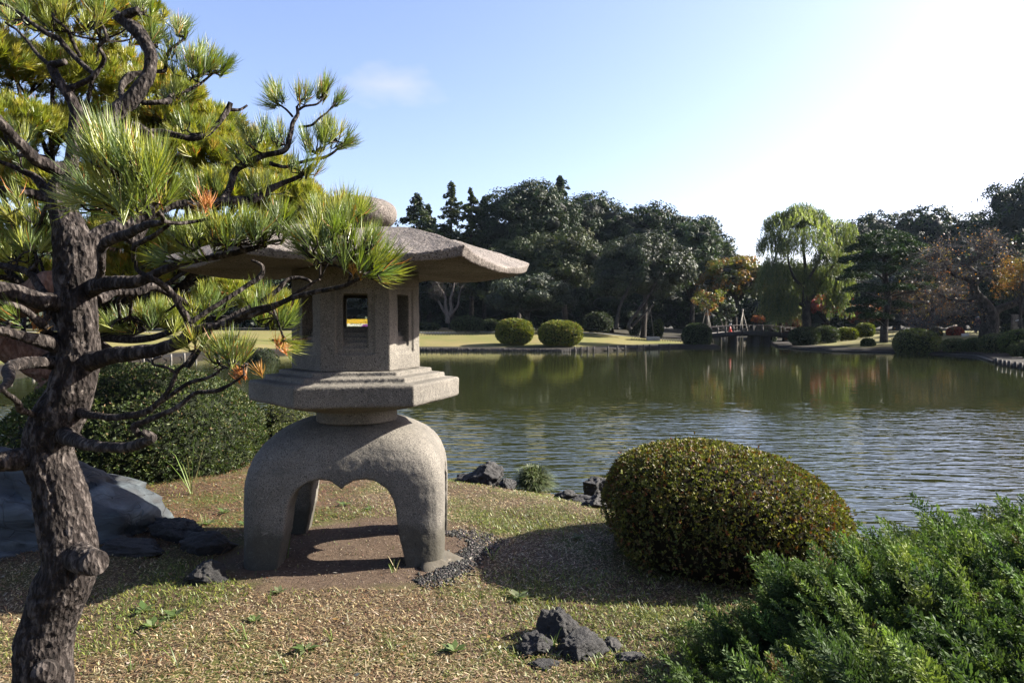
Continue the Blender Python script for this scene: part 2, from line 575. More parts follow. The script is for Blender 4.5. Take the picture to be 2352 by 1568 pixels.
def mat_water():
    m, nt, b = newmat('pond_water')
    g = geo_pos(nt)
    b.inputs['Base Color'].default_value = (.017, .020, .007, 1)
    b.inputs['Roughness'].default_value = .015
    b.inputs['IOR'].default_value = 1.42
    b.inputs['Specular IOR Level'].default_value = .5
    def wv(sx, sy, sc, d, rot=0):
        mp = nt.nodes.new('ShaderNodeMapping')
        mp.inputs['Scale'].default_value = (sx, sy, 1)
        mp.inputs['Rotation'].default_value = (0, 0, rot)
        nt.links.new(g, mp.inputs['Vector'])
        return noise(nt, mp.outputs[0], sc, d, .5, .3)
    sp = nt.nodes.new('ShaderNodeSeparateXYZ'); nt.links.new(g, sp.inputs[0])
    mr = nt.nodes.new('ShaderNodeMapRange'); mr.inputs[1].default_value = 12; mr.inputs[2].default_value = 20
    mr.inputs[3].default_value = 1; mr.inputs[4].default_value = .06
    wn_ = nt.nodes.new('ShaderNodeMath'); wn_.operation = 'MULTIPLY_ADD'; wn_.inputs[1].default_value = -9
    nt.links.new(noise(nt, g, .28, 4, .6), wn_.inputs[0])
    wn2_ = nt.nodes.new('ShaderNodeMath'); wn2_.operation = 'ADD'; wn2_.inputs[1].default_value = 4.5
    nt.links.new(sp.outputs[1], wn_.inputs[2]); nt.links.new(wn_.outputs[0], wn2_.inputs[0])
    nt.links.new(wn2_.outputs[0], mr.inputs[0])
    a1 = wv(1, 3.2, 1.15, 2, .06)
    a2 = wv(1, 2.6, 2.6, 2, -.10)
    ad = nt.nodes.new('ShaderNodeMath'); ad.operation = 'MULTIPLY_ADD'; ad.inputs[1].default_value = .45
    nt.links.new(a2, ad.inputs[0]); nt.links.new(a1, ad.inputs[2])
    mu = nt.nodes.new('ShaderNodeMath'); mu.operation = 'MULTIPLY'
    nt.links.new(ad.outputs[0], mu.inputs[0]); nt.links.new(mr.outputs[0], mu.inputs[1])
    bump(nt, b, mu.outputs[0], 1.0, .048)
    return m
M['water'] = mat_water()

# ------------------------------------------------------------------ pond outline and ground sheet
far_px = [(-600, 950), (-300, 912), (-120, 888), (0, 864), (110, 852), (227, 839), (327, 832), (390, 829), (464, 822), (561, 815),
          (760, 809), (960, 806), (1150, 807), (1290, 808), (1400, 806), (1500, 801), (1560, 798), (1620, 799), (1655, 798)]
far2_px = [(1783, 797), (1830, 801), (1907, 807), (2072, 810), (2180, 814), (2250, 820), (2302, 840), (2352, 849), (2500, 872), (2900, 950)]
def shore_pt(x, y):
    p = P(x, y, wy(y))
    return (p[0], p[1])
far_a = [shore_pt(*q) for q in far_px]
far_b = [shore_pt(*q) for q in far2_px]
channel = [(24.0, 84), (27, 110), (34, 112), (31.5, 84)]
near_s = [(17, 8), (12, 4.2), (7, 3.4), (4.2, 4.1), (3.0, 4.7), (2.3, 5.15), (1.6, 5.75), (1.0, 6.35), (.45, 6.85), (-.2, 7.2), (-1.0, 7.6),
          (-2.0, 8.3), (-3.2, 9.0), (-5, 9.6), (-8, 10), (-12, 11)]
POND = np.array(far_a + channel + far_b + near_s)
SHORE_A = np.array(far_a)
SHORE_B = np.array(far_b)

def pond_sd(x, y):
    """signed distance, positive on land"""
    p = np.stack([x, y], -1)
    a = POND
    b = np.roll(POND, -1, axis=0)
    d = np.full(x.shape, 1e9)
    inside = np.zeros(x.shape, bool)
    for i in range(len(a)):
        e = b[i] - a[i]
        w = p - a[i]
        t = np.clip((w @ e) / (e @ e), 0, 1)
        d = np.minimum(d, np.linalg.norm(w - t[..., None] * e, axis=-1))
        c = ((a[i][1] > y) != (b[i][1] > y))
        xi = a[i][0] + (y - a[i][1]) / (b[i][1] - a[i][1] + 1e-12) * e[0]
        inside ^= (c & (x < xi))
    return np.where(inside, -d, d)

def sm(a, b, x):
    t = np.clip((x - a) / (b - a), 0, 1)
    return t * t * (3 - 2 * t)

def height(x, y):
    x = np.asarray(x, float); y = np.asarray(y, float)
    d = pond_sd(x, y)
    r = np.hypot(x, y)
    wnear = 1 - sm(11, 15, r)
    zero = np.zeros_like(x)
    n1 = fbm(np.stack([x * .8, y * .8, zero], -1), 3)
    hn = WATER - .05 + .62 * sm(-.05, .35, d) + .18 * sm(.2, 1.1, d) + n1 * .03 * sm(.3, 1, d)
    hn = hn + .07 * sm(.9, 0, np.hypot((x + 2.6) / 1.2, (y - 4.4) / .9)) + .012 * fbm(np.stack([x * 6, y * 6, zero], -1), 3)
    hf = WATER - .05 + .26 * sm(-.05, .12, d) + 1.15 * sm(.2, 17, d) + .25 * sm(15, 60, d) + .06 * fbm(np.stack([x * .15, y * .15, zero], -1), 2) * sm(1, 6, d)
    h = np.where(d < -.05, -1.6, wnear * hn + (1 - wnear) * hf)
    return np.where((d < -.05), WATER - .3 - .9 * sm(0, 2, -d), h)

def hz(x, y):
    return float(height(np.array([x]), np.array([y]))[0])

ang = np.concatenate([np.arange(-180, -46, 6.0), np.arange(-46, 46, .12), np.arange(46, 180, 6.0)])
rad = [0.3]
while rad[-1] < 900:
    k = .0085 if rad[-1] < 75 else .03
    rad.append(rad[-1] * (1 + k))
rad = np.array(rad)
aa, rr_ = np.meshgrid(R(1) * ang, rad, indexing='ij')
gx, gy = (np.sin(aa) * rr_).ravel(), (np.cos(aa) * rr_).ravel()
gz = height(gx, gy)
na, nr = len(ang), len(rad)
ii, jj = np.meshgrid(np.arange(na), np.arange(nr - 1), indexing='ij')
i2 = (ii + 1) % na
gf = np.stack([ii * nr + jj, ii * nr + jj + 1, i2 * nr + jj + 1, i2 * nr + jj], -1).reshape(-1, 4)
gv = np.stack([gx, gy, gz], -1)
gv = np.vstack([gv, [0, 0, 0]])
gt = np.array([[na * nr, i * nr, ((i + 1) % na) * nr] for i in range(na)])
ground = obj('ground', gv, [gf, gt], M['ground'], smooth=True)
tag(ground, 'dormant straw coloured lawn and banks around the pond', 'ground', kind='structure')
water = obj('pond_water', [[-120, 2, WATER], [120, 2, WATER], [120, 125, WATER], [-120, 125, WATER]], [[0, 1, 2, 3]], M['water'])
tag(water, 'olive green pond water with wind ripples', 'water', kind='structure')

# gravel path strip on the far bank
def strip(name, pts, wd, mat, lift=.02):
    p = catmull(np.array([[a, b, 0] for a, b in pts], float), 1.0)
    t = norm(np.gradient(p, axis=0))
    s = np.stack([-t[:, 1], t[:, 0], t[:, 2] * 0], -1)
    rows = []
    for k in np.linspace(-.5, .5, 5):
        q = p + s * wd * k
        q[:, 2] = height(q[:, 0], q[:, 1]) + lift
        rows.append(q)
    v = np.stack(rows, 1).reshape(-1, 3)
    n = len(p)
    i, j = np.meshgrid(np.arange(n - 1), np.arange(4), indexing='ij')
    f = np.stack([i * 5 + j, i * 5 + j + 1, (i + 1) * 5 + j + 1, (i + 1) * 5 + j], -1).reshape(-1, 4)
    return obj(name, v, f, mat)
pth = strip('garden_path', [(-60, 64), (-32, 70), (-18, 72.5), (-8, 72.3), (0, 73.5), (10, 77.5), (20, 80), (27, 78)], 2.4, M['path'])
tag(pth, 'pale gravel path across the far lawn', 'path', kind='structure')

# ------------------------------------------------------------------ stone lantern
def apply(o):
    dg = bpy.context.evaluated_depsgraph_get()
    dg.update()
    me = bpy.data.meshes.new_from_object(o.evaluated_get(dg))
    old = o.data
    o.modifiers.clear()
    o.data = me
    bpy.data.meshes.remove(old)

def boolean(o, cutters):
    for c in cutters:
        md = o.modifiers.new('b', 'BOOLEAN')
        md.operation = 'DIFFERENCE'
        md.solver = 'EXACT'
        md.object = c
    apply(o)
    for c in cutters:
        me = c.data
        bpy.data.objects.remove(c)
        bpy.data.meshes.remove(me)

def prism(poly, a, b, axis='Y'):
    """poly (u,v) closed ccw; extruded from a to b"""
    n = len(poly)
    def pt(u, v, w):
        return (u, w, v) if axis == 'Y' else ((w, u, v) if axis == 'X' else (u, v, w))
    v = [pt(u, q, a) for u, q in poly] + [pt(u, q, b) for u, q in poly]
    f = [list(range(n))[::-1], [k + n for k in range(n)]] + [[k, (k + 1) % n, (k + 1) % n + n, k + n] for k in range(n)]
    return v, f

def pyobj(name, v, f, mat=None, parent=None):
    me = bpy.data.meshes.new(name)
    me.from_pydata([tuple(map(float, q)) for q in v], [], f)
    import bmesh
    bm = bmesh.new(); bm.from_mesh(me)
    bmesh.ops.recalc_face_normals(bm, faces=bm.faces)
    bm.to_mesh(me); bm.free()
    me.update()
    if mat: me.materials.append(mat)
    o = bpy.data.objects.new(name, me)
    C.objects.link(o)
    if parent:
        o.parent = parent
    return o

def rough_up(o, amp, sc, seed=0, smooth=True):
    me = o.data
    n = len(me.vertices)
    co = np.empty(n * 3, np.float32); me.vertices.foreach_get('co', co)
    no = np.empty(n * 3, np.float32); me.vertex_normals.foreach_get('vector', no)
    co = co.reshape(-1, 3).astype(float); no = no.reshape(-1, 3)
    d = fbm(co * sc + seed, 4) * amp + fbm(co * sc * 6 + seed, 3) * amp * .35
    co += no * d[:, None]
    me.vertices.foreach_set('co', co.astype(np.float32).ravel())
    if smooth:
        me.polygons.foreach_set('use_smooth', np.ones(len(me.polygons), bool))
    me.update()

LX, LY = -.99, 4.35
lantern = thing('stone_lantern', (LX, LY, 0), 'grey granite snow viewing garden lantern on arched legs', 'lantern')
# pedestal
prof = [(-.06, .60), (0, .60), (.2, .6), (.4, .60), (.5, .597), (.58, .585), (.65, .562), (.71, .525), (.76, .475), (.80, .41), (.83, .34), (.85, .27), (.86, .15), (.862, .0)]
pv, nseg = [], 96
for z, a in prof:
    e = 9 - 6.2 * max(0, min(1, (z - .45) / .38))
    for k in range(nseg):
        t = 2 * math.pi * k / nseg
        c_, s_ = math.cos(t), math.sin(t)
        rr = (abs(c_) ** e + abs(s_) ** e) ** (-1 / e)
        pv.append((a * rr * c_, a * .78 * rr * s_, z))
pf = [list(range(nseg))[::-1]]
for i in range(len(prof) - 1):
    for k in range(nseg):
        k2 = (k + 1) % nseg
        pf.append([i * nseg + k, i * nseg + k2, (i + 1) * nseg + k2, (i + 1) * nseg + k])
pf.append([(len(prof) - 1) * nseg + k for k in range(nseg)])
ped = pyobj('pedestal', pv, pf, M['stone'])
arch = [(.385, -.2), (.375, 0), (.335, .2), (.315, .36), (.298, .42), (.265, .478), (.205, .522), (.135, .54), (.07, .53), (.025, .505), (0, .483)]
full = arch + [(-u, v) for u, v in arch[-2::-1]]
v1, f1 = prism(full, -1.2, 1.2, 'Y')
v2, f2 = prism([(u * .72, v * .97) for u, v in full], -1.3, 1.3, 'X')
boolean(ped, [pyobj('cut', v1, f1), pyobj('cut', v2, f2)])
md = ped.modifiers.new('r', 'REMESH'); md.mode = 'VOXEL'; md.voxel_size = .0105
md = ped.modifiers.new('s', 'SMOOTH'); md.iterations = 3; md.factor = .5
apply(ped)
rough_up(ped, .006, 7)
ped.data.materials.clear(); ped.data.materials.append(M['stone'])
ped.parent = lantern
ped.location = (-.045, .10, 0)
ped.rotation_euler = (0, 0, R(4))

ROT = R(11.5)
def hexpts(r, z, n=6, rot=ROT):
    return [(r * math.cos(rot + k * math.pi * 2 / n), r * math.sin(rot + k * math.pi * 2 / n), z) for k in range(n)]

def loft(name, rings, mat, bevel=.008, rmesh=None):
    n = len(rings[0])
    v = [p for r_ in rings for p in r_]
    f = [list(range(n))[::-1]]
    for i in range(len(rings) - 1):
        for k in range(n):
            k2 = (k + 1) % n
            f.append([i * n + k, i * n + k2, (i + 1) * n + k2, (i + 1) * n + k])
    f.append([(len(rings) - 1) * n + k for k in range(n)])
    o = pyobj(name, v, f, mat, lantern)
    return o

def hexring(r, z, blend=0.0, seg=96):
    """hexagon of corner radius r blended to a circle"""
    out = []
    for k in range(seg):
        t = 2 * math.pi * k / seg
        a = ((t) % (math.pi / 3)) - math.pi / 6
        hr = r * math.cos(math.pi / 6) / math.cos(a)
        rr = hr * (1 - blend) + r * .93 * blend
        out.append((rr * math.cos(t + ROT), rr * math.sin(t + ROT), z))
    return out
def stone_block(name, rings, amp=.004, vox=.0095, mat=None, smooth=2):
    o = loft(name, rings, mat or M['stone'])
    md = o.modifiers.new('r', 'REMESH'); md.mode = 'VOXEL'; md.voxel_size = vox
    if smooth:
        md = o.modifiers.new('s', 'SMOOTH'); md.iterations = smooth; md.factor = .5
    apply(o)
    rough_up(o, amp, 8, 3)
    o.data.materials.clear(); o.data.materials.append(mat or M['stone'])
    return o
stem = stone_block('stem', [hexring(.275, .845, 1), hexring(.27, .90, 1), hexring(.275, .955, 1)])
slab = stone_block('platform', [hexring(.38, .93, .9), hexring(.47, .945, .6), hexring(.57, .965, .2), hexring(.65, .985, 0), hexring(.655, 1.0, 0), hexring(.655, 1.098, 0),
                                hexring(.645, 1.107, 0), hexring(.56, 1.112, 0), hexring(.56, 1.140, 0), hexring(.475, 1.146, 0), hexring(.475, 1.172, 0), hexring(.2, 1.172, 0)], .004, .008, None, 0)
# fire chamber with six windows
ch = loft('fire_chamber', [hexpts(.40, 1.172), hexpts(.395, 1.79)], M['stone'])
ch.parent = None
inner_v, inner_f = prism([(p[0], p[1]) for p in hexpts(.27, 0)], 1.20, 1.76, 'Z')
cutters = [pyobj('cut', inner_v, inner_f)]
ap = .40 * math.cos(math.pi / 6)
for k in range(6):
    a = ROT + math.pi / 6 + k * math.pi / 3
    nx, ny, tx, ty = math.cos(a), math.sin(a), -math.sin(a), math.cos(a)
    def cutbox(poly, hw):
        n = len(poly)
        v = []
        for s in (-hw, hw):
            for d, z in poly:
                v.append((nx * d + tx * s, ny * d + ty * s, z))
        f = [list(range(n)), [q + n for q in range(n)][::-1]] + [[q, (q + 1) % n, (q + 1) % n + n, q + n] for q in range(n)]
        return pyobj('cut', v, f)
    cutters.append(cutbox([(ap + .05, 1.272), (ap - .014, 1.272), (ap - .014, 1.672), (ap + .05, 1.672)], .112))
    cutters.append(cutbox([(ap + .04, 1.313), (ap - .030, 1.313), (ap - .030, 1.345), (ap - .052, 1.345), (ap - .052, 1.376), (ap - .074, 1.376), (ap - .074, 1.405),
                           (ap - .096, 1.405), (ap - .096, 1.43), (ap - .16, 1.43), (ap - .16, 1.62), (ap - .03, 1.632), (ap + .04, 1.632)], .0715))
boolean(ch, cutters)
md = ch.modifiers.new('r', 'REMESH'); md.mode = 'VOXEL'; md.voxel_size = .0055
md = ch.modifiers.new('s', 'SMOOTH'); md.iterations = 2; md.factor = .5
apply(ch)
rough_up(ch, .0025, 10, 9)
ch.data.materials.clear(); ch.data.materials.append(M['stone'])
ch.parent = lantern
# roof
rp = [(0, 2.06), (.2, 2.05), (.41, 2.027), (.63, 1.996), (.77, 1.957), (.915, 1.912), (1.025, 1.872), (1.13, 1.838), (1.15, 1.835)]
rx = np.array([a for a, b in rp]); rz_ = np.array([b for a, b in rp])
def roof_ring(t, off, under=False):
    out = []
    for k in range(192):
        an = 2 * math.pi * k / 192
        a = (an % (math.pi / 3)) - math.pi / 6
        edge = 1.135 * math.cos(math.pi / 6) / math.cos(a)
        cen = 1 - abs(a) / (math.pi / 6)            # 1 in the middle of a side
        r = t * edge
        zr = np.interp(t * 1.135, rx, rz_)
        lift = .024 * max(0, (abs(a) / (math.pi / 6))) ** 6 * t ** 3
        z = zr - .042 * (1 - (1 - cen) ** 2) * t ** 2 - .018 * math.sin(math.pi * t) * cen ** .7 + lift
        if under:
            z = off + (-.022 * cen + .0) * t + lift
        out.append((r * math.cos(an + ROT), r * math.sin(an + ROT), z))
    return out
rings = [roof_ring(.30, 1.80, True), roof_ring(.5, 1.80, True), roof_ring(.8, 1.79, True), roof_ring(.978, 1.776, True), roof_ring(1.0, 0)]
rings += [roof_ring(t, 0) for t in (.97, .93, .87, .8, .72, .64, .55, .46, .36, .26, .15, .05)]
roof = stone_block('roof', rings, .006, .009, M['stone_roof'], 0)
fr = []
for k in range(25):
    t = -math.pi / 2 + math.pi * k / 24
    c_, s_ = math.cos(t), math.sin(t)
    rr = .255 * abs(c_) ** .72
    zz = 2.148 + .105 * math.copysign(abs(s_) ** .8, s_)
    fr.append([(max(rr, .02) * math.cos(2 * math.pi * q / 48), max(rr, .02) * math.sin(2 * math.pi * q / 48), zz) for q in range(48)])
fin = stone_block('finial', fr, .006, .009, M['stone_roof'], 1)
# mortar collar round a foot
mb = MB()
n = 40
ring0 = [(.07 + (.155 + .035 * math.sin(3 * t) + .025 * math.sin(7 * t + 1)) * math.cos(t), (.17 + .03 * math.sin(4 * t + 2)) * math.sin(t)) for t in np.linspace(0, 2 * math.pi, n, endpoint=False)]
v = [(x * 1.0, y, 0.0) for x, y in ring0] + [(x * .8, y * .8, .03) for x, y in ring0] + [(0.05, 0, .034)]
f4 = [[k, (k + 1) % n, n + (k + 1) % n, n + k] for k in range(n)]
mb.add(v, f4)
mb.t.append(np.array([[n + k, n + (k + 1) % n, 2 * n] for k in range(n)]))
foot = mb.build('mortar_collar', M['mortar'], None, True)
foot.parent = lantern
foot.location = (.45, -.22, hz(-.5, 4.1) + .0)

# ------------------------------------------------------------------ near lawn: blades, gravel, weeds
N = 380000
zy = 1.7 + (8.2 - 1.7) * RNG.random(N) ** 1.55
lx = (RNG.random(N) * 2 - 1) * (zy * .80 + .4)
sdv = pond_sd(lx, zy)
dl = np.hypot((lx + .95), (zy - 4.33) * 1.15) + .17 * fbm(np.stack([lx * 3, zy * 3, lx * 0], -1), 3)
keep = (sdv > .25) & ((dl > .80) | (RNG.random(N) < .03))
lx, zy = lx[keep], zy[keep]
n = len(lx)
gz0 = height(lx, zy)
patch = fbm(np.stack([lx * 1.6, zy * 1.6, lx * 0 + 4], -1), 3) + .10 * (lx > 0) + .06 * sm(4, 7, zy)
green = RNG.random(n) < np.clip(.20 + patch * 1.3 + .32 * sm(4.6, 6.3, zy) * (lx > -.7), .03, .85)
kind2 = RNG.random(n)
col = np.where(green[:, None], palette(n, [(.17, .215, .035), (.25, .27, .05), (.10, .14, .03)], None, .22),
               palette(n, [(.44, .34, .19), (.56, .46, .28), (.28, .19, .105), (.18, .105, .055), (.68, .6, .43)], [4, 2.5, 4, 3, .8], .25))
lit = (RNG.random(n) < .75 * sm(-1.1, -1.5, lx) * sm(3.9, 4.4, zy)) 
col[lit] = palette(int(lit.sum()), [(.2, .09, .045), (.3, .17, .09), (.14, .065, .035)], None, .2)
green = green & ~lit
ln = np.where(green, RNG.uniform(.010, .034, n), RNG.uniform(.008, .034, n))
long_ = RNG.random(n) < .012
ln = np.where(long_, ln * 2.6, ln)
az = RNG.uniform(0, 2 * math.pi, n)
tilt = np.where(green, RNG.uniform(.3, 1.1, n), RNG.uniform(.02, .6, n))
dirv = np.stack([np.cos(az) * np.cos(tilt), np.sin(az) * np.cos(tilt), np.sin(tilt)], -1)
side = np.stack([-np.sin(az), np.cos(az), np.zeros(n)], -1)
wd = RNG.uniform(.0010, .0022, n)[:, None] * (1 + zy[:, None] * .12)
p0 = np.stack([lx, zy, gz0 + RNG.uniform(-.002, .008, n)], -1)
mid = p0 + dirv * (ln * .55)[:, None]
tip = p0 + dirv * ln[:, None] - np.array([0, 0, 1]) * (ln * .18 * np.cos(tilt))[:, None]
v = np.stack([p0 - side * wd, p0 + side * wd, mid + side * wd * .8, mid - side * wd * .8, tip], 1).reshape(-1, 3)
b5 = np.arange(n)[:, None] * 5
q = b5 + np.array([0, 1, 2, 3]); t3 = b5 + np.array([3, 2, 4])
gr = obj('lawn_grass', v, [q, t3], M['grass'], tint=np.repeat(col, 5, axis=0))
tag(gr, 'short straw and green grass covering the near lawn', 'grass', kind='stuff')

# gravel band beside the lantern
n = 3800
tt = RNG.uniform(-1.0, .75, n)
rr = RNG.normal(.70, .055, n) + .05 * np.sin(tt * 5)
gx_, gy_ = -.93 + rr * 1.03 * np.cos(tt), 4.33 + rr * .92 * np.sin(tt)
extra = 2600
gx_ = np.concatenate([gx_, RNG.uniform(-1.7, -.15, extra)]); gy_ = np.concatenate([gy_, RNG.uniform(3.75, 5.1, extra)])
n += extra
s = RNG.uniform(.003, .010, n)
s[-extra:] *= .4
pp = np.stack([gx_, gy_, height(gx_, gy_) + s * .3], -1)
iv, if_ = ICO[1]
iv0 = iv[:, :]
rot = norm(RNG.normal(size=(n, 3)))
vv = pp[:, None] + iv0[None] * s[:, None, None] * (0.6 + .8 * RNG.random((n, 1, 3)))
ff = (np.arange(n)[:, None, None] * len(iv0) + if_[None]).reshape(-1, 3)
gc = palette(n, [(.05, .048, .045), (.09, .085, .08), (.2, .18, .165), (.03, .03, .03)], [3, 3, 1, 3], .2)
gc[-extra:] = palette(extra, [(.2, .14, .1), (.1, .07, .05), (.35, .29, .23)], None, .2)
go = obj('gravel', vv.reshape(-1, 3), ff, M['core'], tint=np.repeat(gc, len(iv0), axis=0))
tag(go, 'dark gravel and crumbs of soil around the lantern foot', 'gravel', kind='stuff')

# fallen leaves
n = 420
fx = RNG.uniform(-3, 3.2, n); fy = RNG.uniform(2.3, 7.0, n)
ok = pond_sd(fx, fy) > .4
fx, fy = fx[ok], fy[ok]; n = len(fx)
fz = height(fx, fy) + .012
v, f, cc = leaf_quads(np.stack([fx, fy, fz], -1), norm(RNG.normal(0, .35, (n, 3)) + np.array([0, 0, 1])), norm(RNG.normal(size=(n, 3)) * np.array([1, 1, .15])), RNG.uniform(.014, .034, n), RNG.uniform(.008, .018, n),
                      palette(n, [(.5, .4, .26), (.3, .13, .06), (.62, .56, .45), (.4, .26, .08)], None, .2))
tag(obj('fallen_leaves', v, f, M['grass'], tint=cc), 'scattered small dry leaves on the near lawn', 'leaves', kind='stuff')

# weeds: leafy rosettes and tall grass sprouts
def rosette(seed, L=.06, nl=11):
    rg = np.random.default_rng(seed)
    mb = MB()
    for k in range(nl):
        a = 2.4 * k + rg.normal(0, .2)
        l = L * rg.uniform(.6, 1.1)
        t = rg.uniform(.15, .7)
        d = np.array([math.cos(a) * math.cos(t), math.sin(a) * math.cos(t), math.sin(t)])
        sd_ = np.array([-math.sin(a), math.cos(a), 0])
        w = l * .2
        pts = [d * l * .05, d * l * .5 + sd_ * w, d * l - np.array([0, 0, l * .15]), d * l * .5 - sd_ * w]
        c = palette(1, [(.12, .18, .055), (.19, .24, .11)], None, .15, rg)[0]
        mb.add(pts, [[0, 1, 2, 3]], c)
    return mb
ros = [rosette(k).build('leafy_weed', M['leaf_thin']) for k in range(4)]
wpos = [(330, 1410, 'left one of the two broad weeds on the straw right of the pine trunk'), (400, 1425, 'broad leafed weed in the sun left of centre foreground'),
        (350, 1450, 'flat weed nearest the pine trunk in the sunlit lawn'), (480, 1215, 'pale weed on brown needles between boulder and lantern leg'),
        (515, 1185, 'small pale weed close to the dark clipped shrub'), (560, 1212, 'pale weed touching the left edge of the lantern leg'),
        (585, 1440, 'small weed on the lawn in front of the left lantern leg'), (640, 1372, 'weed at the edge of the lantern shadow'),
        (790, 1165, 'weed seen under the lantern arch at left'), (850, 1175, 'bright weed seen under the middle of the lantern arch'),
        (1045, 1505, 'weed on the front lawn below the right lantern leg'), (1190, 1385, 'weed in the shadow of the azalea shrub'),
        (700, 1500, 'weed in the foreground grass below the lantern'), (1330, 1240, 'pale weed on the lawn left of the azalea shrub')]
for k, (x, y, lab) in enumerate(wpos):
    Z = EYE * 1568 / (y - 745)
    o = ros[k] if k < 4 else ros[k % 4].copy()
    if k >= 4: C.objects.link(o)
    p = P(x, y, Z)
    o.location = (p[0], p[1], hz(p[0], p[1]) + .004)
    o.rotation_euler = (0, 0, k * 1.7)
    o.scale = (RNG.uniform(.8, 1.3),) * 3
    tag(o, lab, 'weed', 'leafy weeds in the lawn')
def sprout(seed, h=.16, nb=7):
    rg = np.random.default_rng(seed)
    mb = MB()
    for k in range(nb):
        a = rg.uniform(0, 6.28); t = rg.uniform(.6, 1.4); l = h * rg.uniform(.4, 1)
        d = np.array([math.cos(a) * math.cos(t), math.sin(a) * math.cos(t), math.sin(t)])
        s_ = np.array([-math.sin(a), math.cos(a), 0]) * .0028
        base = np.array([rg.normal(0, .008), rg.normal(0, .008), 0])
        m1 = base + d * l * .5
        m2 = base + d * l * .85 - np.array([0, 0, l * .05]); e = base + d * l + np.array([math.cos(a), math.sin(a), -.6]) * l * .14
        c = palette(1, [(.12, .2, .03), (.2, .27, .06), (.36, .32, .16)], None, .15, rg)[0]
        mb.add([base - s_, base + s_, m1 + s_, m1 - s_, m2 + s_ * .7, m2 - s_ * .7], [[0, 1, 2, 3], [3, 2, 4, 5]], c)
        mb.t.append(np.array([[mb.n - 1, mb.n - 2, mb.n]]))
        mb.add([e], np.zeros((0, 3), int), c)
    return mb
spm = [sprout(50 + k).build('grass_tuft', M['grass']) for k in range(5)]
spx = [(655, 1290, 'thin sprout against the shaded left lantern leg'), (905, 1322, 'sprout on bare soil left of the right lantern foot'), (620, 1395, 'tuft in front of the left lantern leg'),
       (470, 1215, 'tuft behind the dark rock heap'), (760, 1480, 'tuft in the front lawn below the lantern arch'), (560, 1480, 'tall blade tuft in the front lawn left of the lantern'),
       (300, 1545, 'tuft at the bottom edge right of the pine trunk'), (410, 1540, 'second tuft from the pine trunk at the bottom edge'), (660, 1545, 'tuft at the bottom edge below the left leg'),
       (900, 1500, 'tuft in the front lawn right of centre of the lantern'), (1270, 1500, 'dry tuft growing between the dark foreground rocks'),
       (1110, 1150, 'green tuft right of the lantern near the water'), (1130, 1295, 'tuft at the outer edge of the gravel'), (1370, 1545, 'reddish tuft at the bottom right of the dark rocks')]
for k, (x, y, lab) in enumerate(spx):
    Z = EYE * 1568 / (y - 745)
    o = spm[k] if k < 5 else spm[k % 5].copy()
    if k >= 5: C.objects.link(o)
    p = P(x, y, Z)
    o.location = (p[0], p[1], hz(p[0], p[1]))
    o.rotation_euler = (0, 0, k * 2.1)
    o.scale = (RNG.uniform(.6, .95),) * 3
    tag(o, lab, 'grass tuft', 'taller grass tufts in the lawn')

tall = sprout(91, .62, 9).build('grass_tuft', M['grass'])
pt_ = P(440, 1140, 5.75)
tall.location = (pt_[0], 5.75, hz(pt_[0], 5.75))
tag(tall, 'tall thin grass stalks rising in front of the large clipped mound', 'grass tuft', 'taller grass tufts in the lawn')

# ------------------------------------------------------------------ rocks
def rock(name, c, r, seed, mat, lab, sub=5, amp=.28, sc=1.6, lava=False, group=None, skew=0, rz=0):
    v, f = ICO[sub]
    rk = np.random.default_rng(seed * 13 + 5)
    npl = 26 if lava else 16
    pn = norm(rk.normal(size=(npl, 3)) * np.array([1, 1, 1.1])); po = rk.uniform(.62, .95, npl)
    w_ = v + .12 * np.stack([fbm(v * 1.5 + k_ * 9 + seed, 3) for k_ in range(3)], -1)
    rad_v = np.min(np.where(w_ @ pn.T > .15, po / np.maximum(w_ @ pn.T, .15), 9), axis=1)
    u = v * np.minimum(rad_v, 1.15)[:, None]
    if not lava:
        d = fbm(u * sc + seed * 7.1, 4)
        sd_c = norm(rk.normal(size=(34, 3)))
        wv_ = norm(v + .22 * np.stack([fbm(v * 2.2 + k_ * 11 + seed, 3) for k_ in range(3)], -1)) * np.array([1, .8, 1.5])
        dc = np.sort(np.linalg.norm(wv_[:, None] - (sd_c * np.array([1, .8, 1.5]))[None], axis=2), axis=1)
        gv_ = np.exp(-(dc[:, 1] - dc[:, 0]) / .065)
        u = u * (1 + amp * d - .17 * gv_ + .07 * (1 - dc[:, 0] * 2))[:, None]
        # bedding planes
        nd = norm(np.array([.35, -.2, .9]))
        h = u @ nd * 6 + fbm(u * 1.5 + seed, 2) * 2
        u = u + norm(v) * (.06 * np.abs(np.sin(h * 1.6)) ** .4)[:, None] + norm(v) * (.02 * fbm(u * 9, 3))[:, None]
    else:
        d = fbm(u * sc + seed * 7.1, 6, ridge=True)
        d2 = fbm(u * sc * 4 + seed, 4)
        d3 = np.abs(fbm(u * sc * 2.2 + seed * 3, 3))
        u = u * (1 + amp * .6 * d + amp * .4 * d2 - amp * .6 * d3)[:, None]
    u = u * np.array(r)
    u[:, 2] += skew * u[:, 0]
    cr, sr = math.cos(rz), math.sin(rz)
    u = u @ np.array([[cr, sr, 0], [-sr, cr, 0], [0, 0, 1]])
    o = obj(name, u, f, mat, smooth=not lava)
    if lava:
        o.data.polygons.foreach_set('use_smooth', np.ones(len(f), bool))
    o.location = tuple(float(q) for q in c)
    return tag(o, lab, 'rock', group)
def gp(x, y, dz=0):
    Z = EYE * 1568 / (y - 745)
    p = P(x, y, Z)
    return (p[0], p[1], hz(p[0], p[1]) + dz)
c = P(150, 1165, 5.0)
